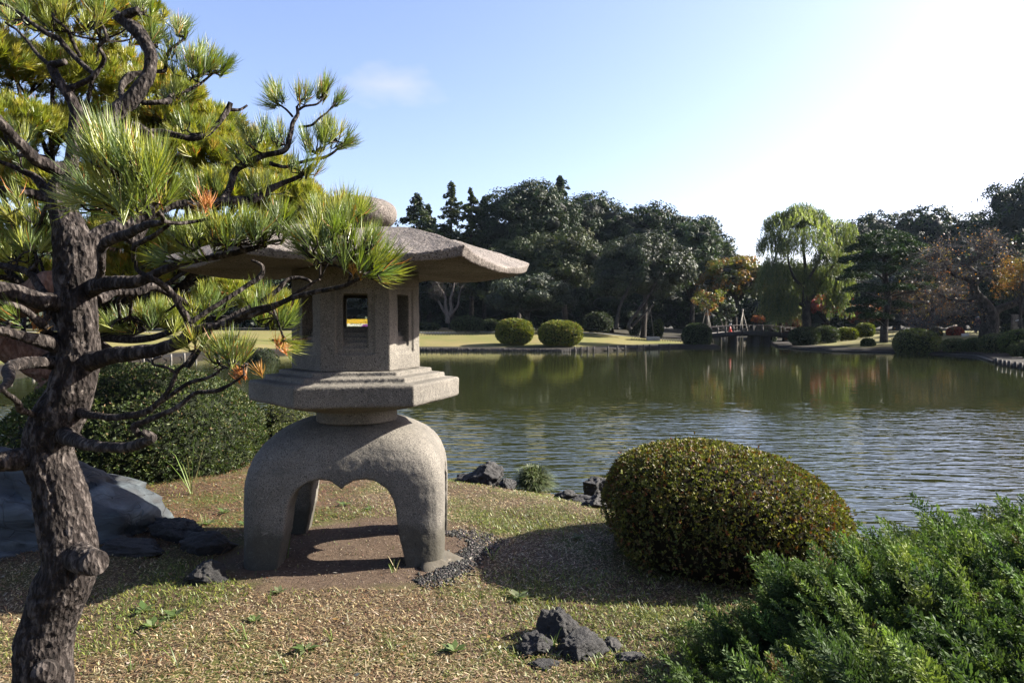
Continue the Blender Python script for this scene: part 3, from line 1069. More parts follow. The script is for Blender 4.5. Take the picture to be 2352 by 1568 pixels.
rock('boulder', (c[0] + .2, 4.52, .2), (.80, .40, .46), 1, M['bluestone'], 'large blue grey veined boulder behind the pine trunk', 5, .2, 1.5, skew=-.32, rz=.1)
c = P(-30, 1120, 5.2)
rock('boulder', (c[0] + .38, 4.75, .26), (.58, .36, .30), 4, M['bluestone'], 'dark rounded boulder at the left edge behind the pine trunk', 5, .16, 1.2)
c = P(55, 1235, 4.6)
rock('boulder', (c[0] + .1, 4.35, .0), (.34, .24, .16), 8, M['bluestone'], 'low smooth grey stone under the left boulder', 5, .12, 1.2)
lav = [((470, 1275), (.2, .14, .11), 11, 'jagged dark rock in shade left of the left lantern leg'), ((300, 1285), (.22, .14, .06), 12, 'dark low rock in shade under the blue boulder'),
       ((478, 1338), (.13, .1, .075), 13, 'small straw topped stone at the edge of the shadow'), ((405, 1255), (.2, .12, .12), 32, 'black broken rock at the foot of the blue boulder'),
       ((1288, 1468), (.11, .085, .125), 14, 'pointed dark rock at the top of the foreground group'), ((1232, 1498), (.08, .08, .065), 15, 'small rock at the left of the foreground group'),
       ((1330, 1505), (.11, .09, .085), 16, 'rounded dark rock in front of the foreground group'), ((1250, 1536), (.08, .04, .025), 17, 'flat stone below the foreground rock group'),
       ((1405, 1498), (.05, .05, .045), 18, 'small black rock right of the foreground group'), ((1450, 1520), (.07, .045, .03), 19, 'low dark stone at the right end of the foreground rocks')]
for (x, y), r_, sd2, lab in lav:
    rock('dark_rock', gp(x, y, r_[2] * (.05 if x > 1000 else .2)), r_, sd2, M['lava'], lab, 5, .3, 2.0, True)
sh = [((1115, 1092), (.2, .15, .19), 21, 'largest black shoreline rock right of the lantern'), ((1165, 1108), (.10, .10, .09), 22, 'rock at the right foot of the largest shoreline rock'),
      ((1070, 1092), (.13, .10, .09), 23, 'low black rock at the left end of the shoreline'), ((1345, 1128), (.16, .12, .07), 24, 'low dark rock at the water left of the azalea'),
      ((1300, 1122), (.13, .12, .07), 25, 'small dark stone right of the round grass clump'), ((1370, 1150), (.14, .12, .09), 26, 'dark rock tucked behind the azalea shrub')]
for (x, y), r_, sd2, lab in sh:
    rock('shore_rock', gp(x, y, r_[2] * .3), r_, sd2, M['lava'], lab, 5, .3, 2.0, True)
c = P(1375, 1105, 6.9)
rock('shore_rock', (c[0], 6.95, -.22), (.2, .16, .15), 27, M['lava'], 'pale streaked craggy rock standing in the water', 5, .3, 2.0, True)

# ------------------------------------------------------------------ shrubs
def dome_pts(n, rx_, ry_, rz, rg, low=-.35, jit=.05, e=2.3):
    d = norm(rg.normal(size=(int(n * 1.6), 3)))
    d = d[d[:, 2] > low][:n]
    k = (np.abs(d[:, 0]) ** e + np.abs(d[:, 1]) ** e + np.abs(d[:, 2]) ** e) ** (-1 / e)
    lump = 1 + .05 * fbm(d * 2.4 + rx_ * 7, 2) + .02 * fbm(d * 7 + rx_, 2)
    depth = 1 - jit * rg.random(len(d)) ** 2 * 2 + (rg.random(len(d)) < .012) * rg.random(len(d)) * .09
    p = d * (k * lump * depth)[:, None] * np.array([rx_, ry_, rz])
    nn = norm(d / np.array([rx_, ry_, rz]))
    return p, nn

def shrub(name, c, r, shoots, per, ln, wd, cols, w, mat, lab, cat='shrub', group=None, seed=0, low=-.4, stems=False, core=(.02, .025, .01), top=None, jit=.05, lean=0, thin=0):
    rg = np.random.default_rng(seed + 100)
    root = thing(name, (c[0], c[1], c[2]), lab, cat, group)
    p, nn = dome_pts(shoots, *r, rg, low, jit)
    p[:, 2] += lean * p[:, 0]
    if thin:
        kp = rg.random(len(p)) > thin * sm(.35, -.25, nn[:, 2])
        p, nn = p[kp], nn[kp]
    m = len(p)
    pp = np.repeat(p, per, axis=0)
    an = np.repeat(norm(nn + rg.normal(0, .35, (m, 3)) + np.array([0, 0, .25])), per, axis=0)
    rd = norm(rg.normal(size=(m * per, 3)))
    dr = norm(an * 1.0 + rd * .95)
    l = ln * rg.uniform(.6, 1.15, m * per)
    pos = pp + dr * (l * .5)[:, None]
    nrm = norm(np.cross(dr, rg.normal(size=dr.shape)))
    nrm = norm(nrm + an * .6)
    col = np.repeat(palette(m, cols, w, .2, rg), per, axis=0) * rg.uniform(.8, 1.2, (m * per, 1))
    if top is not None:
        tm = (np.repeat(nn[:, 2], per) > .1) & (rg.random(m * per) < top[1])
        col[tm] = palette(int(tm.sum()), top[0], None, .2, rg)
    v, f, cc = leaf_quads(pos, nrm, dr, l, l * wd, col)
    obj('foliage', v + np.array(c), f, mat, root, cc)
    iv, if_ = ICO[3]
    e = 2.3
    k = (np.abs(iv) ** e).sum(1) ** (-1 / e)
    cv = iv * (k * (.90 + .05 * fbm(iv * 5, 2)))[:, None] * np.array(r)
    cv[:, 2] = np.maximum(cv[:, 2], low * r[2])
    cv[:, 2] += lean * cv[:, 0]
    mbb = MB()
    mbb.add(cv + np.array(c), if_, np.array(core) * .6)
    mbb.build('inner_branches', M['core'], root, True)  # opaque dark core added so no light shows through the leaves
    if stems:
        mb = MB()
        for k in range(26):
            a = rg.uniform(0, 6.28); q = rg.uniform(.3, .85)
            s0 = np.array([rg.normal(0, .12) * r[0], rg.normal(0, .12) * r[1], -r[2] * .95])
            e0 = np.array([math.cos(a) * q * r[0], math.sin(a) * q * r[1], low * r[2] + .05])
            m0 = (s0 + e0) / 2 + np.array([0, 0, -.08]) + rg.normal(0, .03, 3)
            pt = catmull(np.array([[*s0, .014], [*m0, .011], [*e0, .006]]), .05)
            add_tube(mb, np.column_stack([pt[:, :3] + np.array(c), pt[:, 3]]), 6)
        mb.build('stems', M['twig'], root)
    return root

# azalea at right
c = P(1668, 1185, 4.55)
c = P(1664, 1185, 4.3)
AZ = (c[0], 4.33, .205)
shrub('azalea_shrub', AZ, (.75, .76, .47), 26000, 5, .023, .42, [(.17, .17, .035), (.24, .23, .045), (.08, .085, .024), (.16, .11, .04), (.22, .08, .03)], [3.5, 2, 3.5, 2.5, .8],
      M['leaf_gloss'], 'rounded azalea shrub with olive and red tipped leaves at the pond edge', seed=1, low=-.8, stems=True, core=(.016, .012, .006), jit=.08, lean=-.13, thin=.6)
# yew mound at left
c = P(318, 1010, 7.1)
shrub('clipped_shrub', (c[0], 7.1, .02), (1.25, 1.15, .99), 13000, 6, .037, .34, [(.06, .085, .025), (.1, .13, .035), (.035, .055, .018)], [4, 2, 3],
      M['leaf'], 'large dark green clipped mound behind the pine and lantern', seed=2, low=-.1, core=(.012, .016, .007), top=([(.22, .15, .08), (.14, .17, .05)], .10))
c = P(645, 990, 8.6)
shrub('clipped_shrub', (c[0], 8.6, -.1), (.42, .4, .55), 2200, 5, .03, .35, [(.07, .09, .025), (.12, .13, .035)], None, M['leaf'],
      'small clipped shrub peeking out left of the lantern stem', seed=3, low=-.3, core=(.015, .018, .008))
c = P(665, 1010, 7.9)
shrub('clipped_shrub', (c[0], 7.9, -.12), (.36, .36, .42), 2200, 5, .03, .35, [(.07, .09, .025), (.12, .13, .035)], None, M['leaf'],
      'low flat shrub between the large mound and the lantern', seed=4, low=-.3, core=(.015, .018, .008))
# round grass clump
c = P(1225, 1085, 6.45)
CG = hz(c[0], 6.45) + .07
cl = thing('grass_clump', (c[0], 6.45, CG), 'round grey green mondo grass clump by the water', 'plant')
n = 2600
rg = np.random.default_rng(5)
a = rg.uniform(0, 6.28, n); el = rg.uniform(-.3, 1.45, n)
L = .24 * rg.uniform(.7, 1.1, n)
d0 = np.stack([np.cos(a) * np.cos(el), np.sin(a) * np.cos(el), np.sin(el)], -1)
base = np.array([c[0], 6.45, CG]) + np.stack([rg.normal(0, .03, n), rg.normal(0, .03, n), np.zeros(n)], -1)
m1 = base + d0 * (L * .6)[:, None] + np.array([0, 0, .03])
e1 = base + d0 * (L * .95)[:, None] * np.array([1, 1, .8])
sd_ = np.stack([-np.sin(a), np.cos(a), 0 * a], -1) * .0035
v = np.stack([base - sd_, base + sd_, m1 + sd_, m1 - sd_, e1], 1).reshape(-1, 3)
b5 = np.arange(n)[:, None] * 5
col = palette(n, [(.16, .2, .09), (.24, .27, .15), (.1, .14, .05)], None, .15, rg)
obj('leaves', v, [b5 + np.array([0, 1, 2, 3]), b5 + np.array([3, 2, 4])], M['grass'], cl, np.repeat(col, 5, axis=0))
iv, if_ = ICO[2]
mbb = MB(); mbb.add(iv * np.array([.10, .10, .09]) + np.array([c[0], 6.45, CG]), if_, np.array([.04, .05, .02])); mbb.build('inner_leaves', M['core'], cl, True)  # dark ball added as the shaded inside of the clump

# ------------------------------------------------------------------ juniper at lower right
jun = thing('juniper_shrub', (2.6, 3.0, 0), 'spreading green juniper with feathery sprays in the lower right corner', 'shrub')
rg = np.random.default_rng(21)
ns = 2600
# mound: ridge running from front-left to back-right
def jun_h(x, y):
    # top surface height measured against the photograph: rises away to the right
    u = x - np.interp(y, [1.0, 1.9, 2.4, 2.8, 3.2, 3.6, 4.2, 5.2], [.15, .38, .50, .66, 1.0, 1.62, 2.85, 4.6])
    edge = sm(-.05, .55, u) * sm(1.15, 1.9, y) * (1 - sm(4.3, 5.2, y + .18 * (x - 2)))
    return edge * (.29 + .22 * sm(0.3, 2.2, u)) +   .17 * fbm(np.stack([x * 1.9 + y * .5, y * 2.4, x * 0], -1), 2) * edge
jx = rg.uniform(.2, 5.2, ns * 4); jy = rg.uniform(1.15, 5.1, ns * 4)
jh = jun_h(jx, jy)
jn = fbm(np.stack([jx * 1.9 + jy * .5, jy * 2.4, jx * 0], -1), 2)
ok = (jh > .04) & (np.abs(jx / jy) < .95) & ((jn > -.12) | (rg.random(len(jx)) < .55))
jx, jy, jh = jx[ok][:ns], jy[ok][:ns], jh[ok][:ns]
ns = len(jx)
eps = .05
gxx = (jun_h(jx + eps, jy) - jun_h(jx - eps, jy)) / (2 * eps)
gyy = (jun_h(jx, jy + eps) - jun_h(jx, jy - eps)) / (2 * eps)
nn = norm(np.stack([-gxx, -gyy, np.ones(ns)], -1))
# one spray template: plume of short scale-leaf tufts
def spray_template(seed, L=.2):
    rg2 = np.random.default_rng(seed)
    P_, D_, S_ = [], [], []
    for k in range(20):
        t = k / 19
        for s in (-1, 1):
            bl = L * .42 * (1 - t) ** .8 * rg2.uniform(.6, 1.1) + .012
            ph = rg2.uniform(-.9, .9)
            bd = norm(np.array([math.cos(ph) * s, math.sin(ph) * .8 + .25, 1.05]))
            o0 = np.array([0, .05 * t * t * L, t * L])
            m = max(2, int(bl / .0085))
            for q in range(m):
                pq = o0 + bd * bl * (q + .5) / m
                for w in range(2):
                    P_.append(pq + rg2.normal(0, .0022, 3)); D_.append(norm(bd + rg2.normal(0, .24, 3))); S_.append(rg2.uniform(.011, .018))
    return np.array(P_), np.array(D_), np.array(S_)
J = MB()
tmpl = [spray_template(k) for k in range(4)]
for g in range(4):
    sel = np.arange(ns) % 4 == g
    m = int(sel.sum())
    tp, td, ts = tmpl[g]
    # thin the template at distance
    ax = norm(nn[sel] * .5 + np.array([-.75, -.15, .55]) + rg.normal(0, .28, (m, 3)))
    sx = norm(np.cross(ax, rg.normal(size=(m, 3))))
    sy = np.cross(ax, sx)
    sc = rg.uniform(.5, 1.05, m) * np.where(rg.random(m) < .25, 1.5, 1.0)
    base = np.stack([jx[sel], jy[sel], jh[sel] - .07], -1) - ax * (.06)
    loc = tp[None] * sc[:, None, None]
    w = base[:, None] + loc[..., 0:1] * sx[:, None] + loc[..., 1:2] * sy[:, None] + loc[..., 2:3] * ax[:, None]
    dd = td[None, :, 0:1] * sx[:, None] + td[None, :, 1:2] * sy[:, None] + td[None, :, 2:3] * ax[:, None]
    w = w.reshape(-1, 3); dd = dd.reshape(-1, 3)
    l = (ts[None] * sc[:, None]).reshape(-1)
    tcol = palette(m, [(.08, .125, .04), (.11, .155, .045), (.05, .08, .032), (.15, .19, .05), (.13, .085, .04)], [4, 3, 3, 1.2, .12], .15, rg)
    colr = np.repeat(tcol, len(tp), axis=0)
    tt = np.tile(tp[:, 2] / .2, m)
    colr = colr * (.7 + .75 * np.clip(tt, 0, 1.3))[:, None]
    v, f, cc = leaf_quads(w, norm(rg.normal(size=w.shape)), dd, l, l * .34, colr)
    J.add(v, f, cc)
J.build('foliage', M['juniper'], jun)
# solid dark core added under the sprays, stands in for the shaded inside
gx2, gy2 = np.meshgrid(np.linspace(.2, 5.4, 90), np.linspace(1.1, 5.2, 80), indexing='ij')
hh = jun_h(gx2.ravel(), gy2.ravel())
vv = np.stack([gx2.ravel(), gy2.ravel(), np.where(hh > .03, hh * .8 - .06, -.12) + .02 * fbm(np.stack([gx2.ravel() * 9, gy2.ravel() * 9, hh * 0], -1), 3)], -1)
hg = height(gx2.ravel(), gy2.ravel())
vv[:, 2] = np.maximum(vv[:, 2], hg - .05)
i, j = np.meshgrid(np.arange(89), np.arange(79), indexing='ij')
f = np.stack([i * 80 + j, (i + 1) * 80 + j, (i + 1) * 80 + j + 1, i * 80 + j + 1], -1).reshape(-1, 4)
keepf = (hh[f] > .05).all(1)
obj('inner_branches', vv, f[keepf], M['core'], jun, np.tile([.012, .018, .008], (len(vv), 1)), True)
mb = MB()
for k in range(40):
    x0, y0 = 2.6 + rg.normal(0, .3), 3.0 + rg.normal(0, .3)
    a = rg.uniform(2.2, 5.0); l = rg.uniform(.4, .9)
    x1, y1 = x0 + math.cos(a) * l, y0 + math.sin(a) * l
    add_tube(mb, catmull(np.array([[x0, y0, -.03, .02], [(x0 + x1) / 2, (y0 + y1) / 2, .05, .014], [x1, y1, .14, .006]]), .08), 6)
mb.build('stems', M['twig'], jun)

# ------------------------------------------------------------------ needles
def needle_mesh(pos, ax, n_each, L, w, cols, rg, spread=(.15, 1.05), dead=.02, weights=None):
    """pos (m,3) shoot tips, ax (m,3) axes"""
    m = len(pos)
    n = m * n_each
    a = np.repeat(ax, n_each, axis=0)
    p = np.repeat(pos, n_each, axis=0)
    u = norm(np.cross(a, rg.normal(size=(n, 3))))
    th = rg.uniform(spread[0], spread[1], n)
    d = norm(a * np.cos(th)[:, None] + u * np.sin(th)[:, None])
    l = np.broadcast_to(L, (m,)).repeat(n_each) * rg.uniform(.65, 1.1, n)
    o = p - a * (rg.random(n) * .045 * l / .09)[:, None]
    side = norm(np.cross(d, rg.normal(size=(n, 3)))) * (w * .5)
    mid = o + d * (l * .55)[:, None]
    bend = (u * -.10 + np.array([0, 0, .04]))
    tip = o + d * l[:, None] + bend * l[:, None]
    v = np.stack([o - side, o + side, mid + side, mid - side, tip], 1).reshape(-1, 3)
    b = np.arange(n)[:, None] * 5
    sh = palette(m, cols, weights, .12, rg)
    c = np.repeat(sh, n_each, axis=0) * rg.uniform(.75, 1.25, (n, 1))
    dd = rg.random(n) < dead
    c[dd] = (.36, .13, .03)
    return v, b + np.array([0, 1, 2, 3]), b + np.array([3, 2, 4]), np.repeat(c, 5, axis=0)

# near pine ------------------------------------------------------------
pine = thing('pine_tree', (P(100, 1568, 2.6)[0], 2.6, hz(-1.8, 2.6)), 'gnarled black pine with rough bark and spreading limbs at the left', 'tree')
def L4(pts, wscale=1.0):
    out = []
    for x, y, Z, w in pts:
        p = P(x, y, Z)
        out.append([p[0], p[1], p[2], w * .5 * Z / 1568 * wscale])
    return np.array(out)
T = L4([(85, 1760, 2.62, 172), (92, 1640, 2.6, 160), (98, 1560, 2.6, 142), (108, 1450, 2.6, 138), (143, 1350, 2.6, 138), (160, 1290, 2.6, 138), (150, 1200, 2.6, 125), (138, 1120, 2.6, 122), (112, 1040, 2.6, 118),
        (130, 970, 2.6, 122), (160, 900, 2.6, 112), (178, 830, 2.6, 100), (180, 760, 2.6, 92), (176, 700, 2.6, 96), (172, 640, 2.6, 98), (172, 585, 2.6, 98), (162, 535, 2.6, 80), (146, 485, 2.6, 64), (134, 440, 2.6, 52), (150, 392, 2.6, 34)], .80)
mb = MB()
bark_tube(mb, T, 96, .007, .017, 42)
bark_tube(mb, L4([(170, 1270, 2.58, 70), (205, 1288, 2.5, 62), (222, 1290, 2.46, 52)]), 32, .008, .006, 30)
bark_tube(mb, L4([(95, 1060, 2.6, 80), (60, 1052, 2.55, 50), (20, 1058, 2.5, 44), (-30, 1062, 2.45, 40)]), 32, .008, .008, 30)
bark_tube(mb, L4([(108, 1535, 2.55, 50), (100, 1545, 2.44, 48)]), 24, .008, .004, 30)
mb.build('trunk', M['bark'], pine, True)

limbs = {
 'leader': [[(150, 430, 2.6, 34), (165, 370, 2.6, 32), (172, 300, 2.6, 30), (176, 260, 2.6, 29), (160, 222, 2.6, 25), (140, 196, 2.6, 22), (125, 165, 2.62, 22), (120, 150, 2.62, 20), (150, 142, 2.6, 14)],
            [(150, 204, 2.6, 14), (190, 190, 2.6, 13), (216, 172, 2.6, 14), (228, 155, 2.6, 11), (239, 130, 2.58, 10), (228, 108, 2.56, 8), (244, 88, 2.54, 8), (240, 68, 2.54, 7), (222, 40, 2.5, 6), (215, 15, 2.5, 5)],
            [(218, 172, 2.6, 12), (190, 148, 2.62, 13), (160, 118, 2.65, 14), (138, 92, 2.65, 14), (108, 78, 2.65, 12), (72, 52, 2.66, 10), (52, 35, 2.68, 9), (20, 15, 2.7, 8), (-20, 0, 2.7, 7)],
            [(184, 130, 2.6, 9), (165, 90, 2.55, 9), (148, 62, 2.5, 8), (122, 40, 2.5, 7), (125, 20, 2.5, 7), (148, 12, 2.5, 5)],
            [(118, 152, 2.62, 10), (92, 128, 2.65, 9), (68, 100, 2.68, 8), (38, 68, 2.7, 6), (12, 52, 2.7, 5)]],
 'curved': [[(160, 318, 2.6, 26), (200, 290, 2.62, 34), (250, 268, 2.65, 42), (293, 240, 2.68, 42), (325, 203, 2.7, 36), (345, 165, 2.72, 30), (348, 130, 2.74, 30), (335, 100, 2.76, 30), (318, 76, 2.78, 34), (288, 52, 2.8, 26), (262, 30, 2.82, 24), (240, 8, 2.84, 18), (215, -20, 2.86, 14)],
            [(285, 42, 2.8, 24), (302, 28, 2.78, 20), (316, 22, 2.76, 15)],
            [(285, 245, 2.68, 14), (279, 205, 2.75, 14), (298, 178, 2.78, 22), (318, 168, 2.8, 12), (352, 164, 2.85, 9), (378, 162, 2.9, 9), (381, 140, 2.9, 8), (394, 112, 2.9, 7), (425, 88, 2.92, 6), (432, 72, 2.92, 4)],
            [(325, 236, 2.7, 13), (358, 238, 2.72, 12), (386, 232, 2.75, 15), (392, 218, 2.8, 10), (430, 208, 2.85, 9), (465, 190, 2.9, 7), (500, 158, 2.95, 4)]],
 'stub':   [[(300, 560, 2.75, 40), (345, 470, 2.8, 38), (372, 400, 2.85, 36), (365, 350, 2.85, 40), (335, 312, 2.85, 38), (305, 288, 2.85, 26)],
            [(335, 308, 2.85, 24), (385, 308, 2.86, 17), (440, 318, 2.88, 14), (480, 304, 2.9, 14), (508, 275, 2.92, 12), (524, 252, 2.94, 14), (530, 236, 2.94, 12)],
            [(524, 252, 2.94, 10), (548, 252, 2.96, 7), (568, 242, 2.98, 5)]],
 'main_right': [[(180, 600, 2.6, 60), (225, 548, 2.65, 52), (290, 515, 2.7, 44), (345, 490, 2.75, 34), (400, 470, 2.8, 26), (465, 470, 2.85, 22), (530, 462, 2.9, 24), (570, 462, 2.95, 26), (610, 440, 3.0, 20), (650, 420, 3.0, 14), (690, 405, 3.0, 10), (722, 376, 3.0, 7)],
            [(505, 470, 2.88, 16), (528, 430, 2.95, 18), (545, 390, 3.0, 18), (575, 372, 3.0, 17), (615, 355, 3.0, 14), (652, 345, 3.0, 14), (665, 322, 3.02, 12), (672, 285, 3.05, 11), (683, 262, 3.05, 9), (682, 245, 3.05, 7)],
            [(683, 255, 3.05, 6), (700, 245, 3.05, 6), (725, 240, 3.06, 5), (742, 222, 3.08, 4), (745, 210, 3.1, 3)],
            [(672, 268, 3.05, 6), (655, 250, 3.06, 5), (640, 238, 3.08, 4), (632, 225, 3.1, 3)],
            [(686, 292, 3.05, 6), (715, 288, 3.06, 6), (735, 272, 3.06, 5), (755, 255, 3.08, 4), (770, 236, 3.1, 3)],
            [(620, 375, 3.0, 11), (655, 384, 3.0, 9), (700, 370, 3.02, 8), (745, 362, 3.04, 8), (770, 348, 3.05, 6), (788, 330, 3.08, 4)],
            [(610, 356, 3.0, 6), (585, 345, 3.0, 5), (565, 330, 3.0, 4)]],
 'upper_mid': [[(205, 665, 2.6, 48), (240, 652, 2.55, 42), (300, 648, 2.5, 32), (350, 632, 2.5, 24), (400, 610, 2.45, 20), (450, 598, 2.4, 17), (500, 588, 2.35, 15), (560, 575, 2.3, 14), (610, 560, 2.3, 10), (650, 552, 2.3, 6)],
            [(225, 650, 2.58, 20), (235, 610, 2.5, 20), (240, 560, 2.45, 24), (300, 535, 2.35, 24), (340, 515, 2.2, 18), (375, 508, 2.1, 12), (360, 480, 2.0, 8), (345, 455, 1.9, 5)],
            [(375, 508, 2.1, 10), (410, 512, 2.15, 10), (450, 510, 2.2, 9), (500, 500, 2.2, 6)],
            [(390, 515, 2.15, 8), (345, 545, 2.2, 12), (310, 565, 2.3, 12), (308, 600, 2.4, 9)]],
 'grey':    [[(225, 688, 2.68, 26), (260, 670, 2.75, 22), (310, 672, 2.8, 20), (355, 660, 2.85, 20), (400, 680, 2.9, 16), (440, 705, 2.95, 10), (470, 715, 3.0, 6)]],
 'low_right': [[(190, 835, 2.6, 62), (235, 822, 2.55, 46), (290, 812, 2.5, 38), (345, 805, 2.45, 33), (390, 792, 2.42, 34), (425, 778, 2.4, 32), (436, 755, 2.4, 22), (430, 735, 2.4, 19), (412, 705, 2.38, 17), (388, 668, 2.35, 17), (350, 640, 2.3, 14), (312, 618, 2.3, 10), (312, 598, 2.3, 8)],
            [(430, 775, 2.4, 24), (470, 752, 2.42, 22), (510, 745, 2.42, 16), (560, 728, 2.42, 16), (610, 712, 2.4, 15), (655, 690, 2.38, 14), (700, 675, 2.35, 13), (750, 665, 2.3, 12), (795, 655, 2.25, 11), (830, 640, 2.2, 8), (850, 622, 2.15, 6)],
            [(500, 745, 2.45, 15), (555, 715, 2.5, 14), (605, 690, 2.52, 13), (640, 665, 2.54, 12), (660, 642, 2.55, 11), (690, 638, 2.56, 9), (715, 648, 2.56, 8)],
            [(520, 740, 2.42, 13), (580, 712, 2.4, 12), (640, 695, 2.4, 10), (690, 668, 2.4, 9), (735, 640, 2.4, 6)],
            [(436, 742, 2.4, 14), (480, 712, 2.42, 12), (530, 680, 2.45, 12), (570, 655, 2.48, 12), (598, 635, 2.5, 14), (602, 612, 2.5, 9), (578, 598, 2.5, 6)],
            [(800, 655, 2.25, 8), (808, 620, 2.2, 6), (805, 590, 2.15, 5), (815, 570, 2.1, 4)],
            [(805, 628, 2.2, 6), (780, 612, 2.15, 5), (755, 600, 2.15, 4)]],
 'low_pale': [[(180, 945, 2.6, 30), (215, 955, 2.5, 20), (260, 957, 2.45, 17), (305, 955, 2.4, 18), (345, 940, 2.38, 16), (375, 912, 2.36, 13), (395, 882, 2.36, 12), (410, 852, 2.36, 10), (432, 830, 2.36, 9), (448, 805, 2.38, 7)],
            [(350, 936, 2.38, 12), (395, 905, 2.36, 12), (435, 880, 2.34, 11), (480, 865, 2.3, 9), (510, 845, 2.3, 6)],
            [(404, 858, 2.36, 8), (385, 845, 2.34, 7), (350, 838, 2.34, 7), (350, 828, 2.34, 6), (372, 818, 2.34, 6)]],
 'lowest':  [[(150, 1000, 2.55, 46), (190, 1018, 2.4, 32), (240, 1026, 2.3, 26), (290, 1026, 2.25, 25), (330, 1016, 2.2, 26), (350, 1006, 2.18, 24), (325, 992, 2.16, 18)],
            [(322, 1000, 2.17, 15), (308, 982, 2.16, 18), (335, 968, 2.16, 15), (385, 945, 2.16, 14), (430, 920, 2.16, 12), (455, 902, 2.16, 11), (500, 895, 2.15, 12), (535, 878, 2.14, 7), (560, 860, 2.12, 6)]],
 'left_high': [[(150, 385, 2.6, 34), (125, 385, 2.55, 32), (90, 368, 2.5, 32), (60, 342, 2.45, 30), (30, 312, 2.4, 26), (0, 280, 2.35, 26), (-50, 235, 2.3, 24)],
            [(110, 440, 2.6, 26), (75, 405, 2.6, 18), (40, 388, 2.58, 13), (0, 372, 2.55, 10), (-40, 360, 2.5, 9)],
            [(120, 460, 2.6, 30), (70, 442, 2.55, 22), (20, 435, 2.5, 18), (-30, 430, 2.5, 16)]],
 'left_mid': [[(150, 695, 2.6, 58), (100, 690, 2.5, 46), (50, 678, 2.45, 44), (0, 668, 2.4, 46), (-60, 660, 2.35, 44)],
            [(140, 740, 2.62, 30), (110, 690, 2.6, 26), (85, 650, 2.6, 20), (65, 625, 2.6, 18), (30, 615, 2.6, 16), (-20, 608, 2.6, 14)],
            [(65, 625, 2.6, 12), (85, 600, 2.6, 8), (70, 575, 2.6, 6), (20, 560, 2.6, 5)]],
 'left_low': [[(150, 800, 2.6, 48), (100, 785, 2.5, 36), (50, 772, 2.42, 28), (0, 758, 2.35, 24), (-50, 750, 2.3, 22)],
            [(135, 775, 2.6, 28), (110, 765, 2.55, 26), (98, 745, 2.5, 24), (70, 725, 2.45, 18), (40, 705, 2.4, 16), (0, 695, 2.35, 12)],
            [(98, 742, 2.5, 16), (110, 728, 2.52, 13), (100, 700, 2.55, 11)],
            [(145, 832, 2.6, 40), (90, 832, 2.5, 32), (45, 836, 2.4, 32), (20, 848, 2.3, 30), (22, 868, 2.2, 24), (5, 890, 2.1, 18), (-30, 905, 2.0, 16)],
            [(110, 968, 2.6, 20), (70, 948, 2.5, 15), (45, 940, 2.45, 17), (38, 920, 2.4, 14), (18, 905, 2.35, 13), (-5, 888, 2.3, 12), (-40, 880, 2.3, 10)]],
}
limb_objs = {}
limb_pts = {}
for k, lst in limbs.items():
    mb = MB()
    allp = []
    for pl in lst:
        p4 = L4(pl, .82)
        # natural wobble
        q = catmull(p4, .035)
        q[1:-1, :3] += .006 * np.stack([fbm(q[1:-1, :3] * 14 + s, 2) for s in (0, 31, 57)], -1)
        seg = 22 if p4[:, 3].max() > .015 else 12
        bark_tube(mb, q, seg, .008, .0075 if seg == 22 else .004, 55)
        allp.append(q)
    limb_objs[k] = mb
    limb_pts[k] = np.vstack(allp)

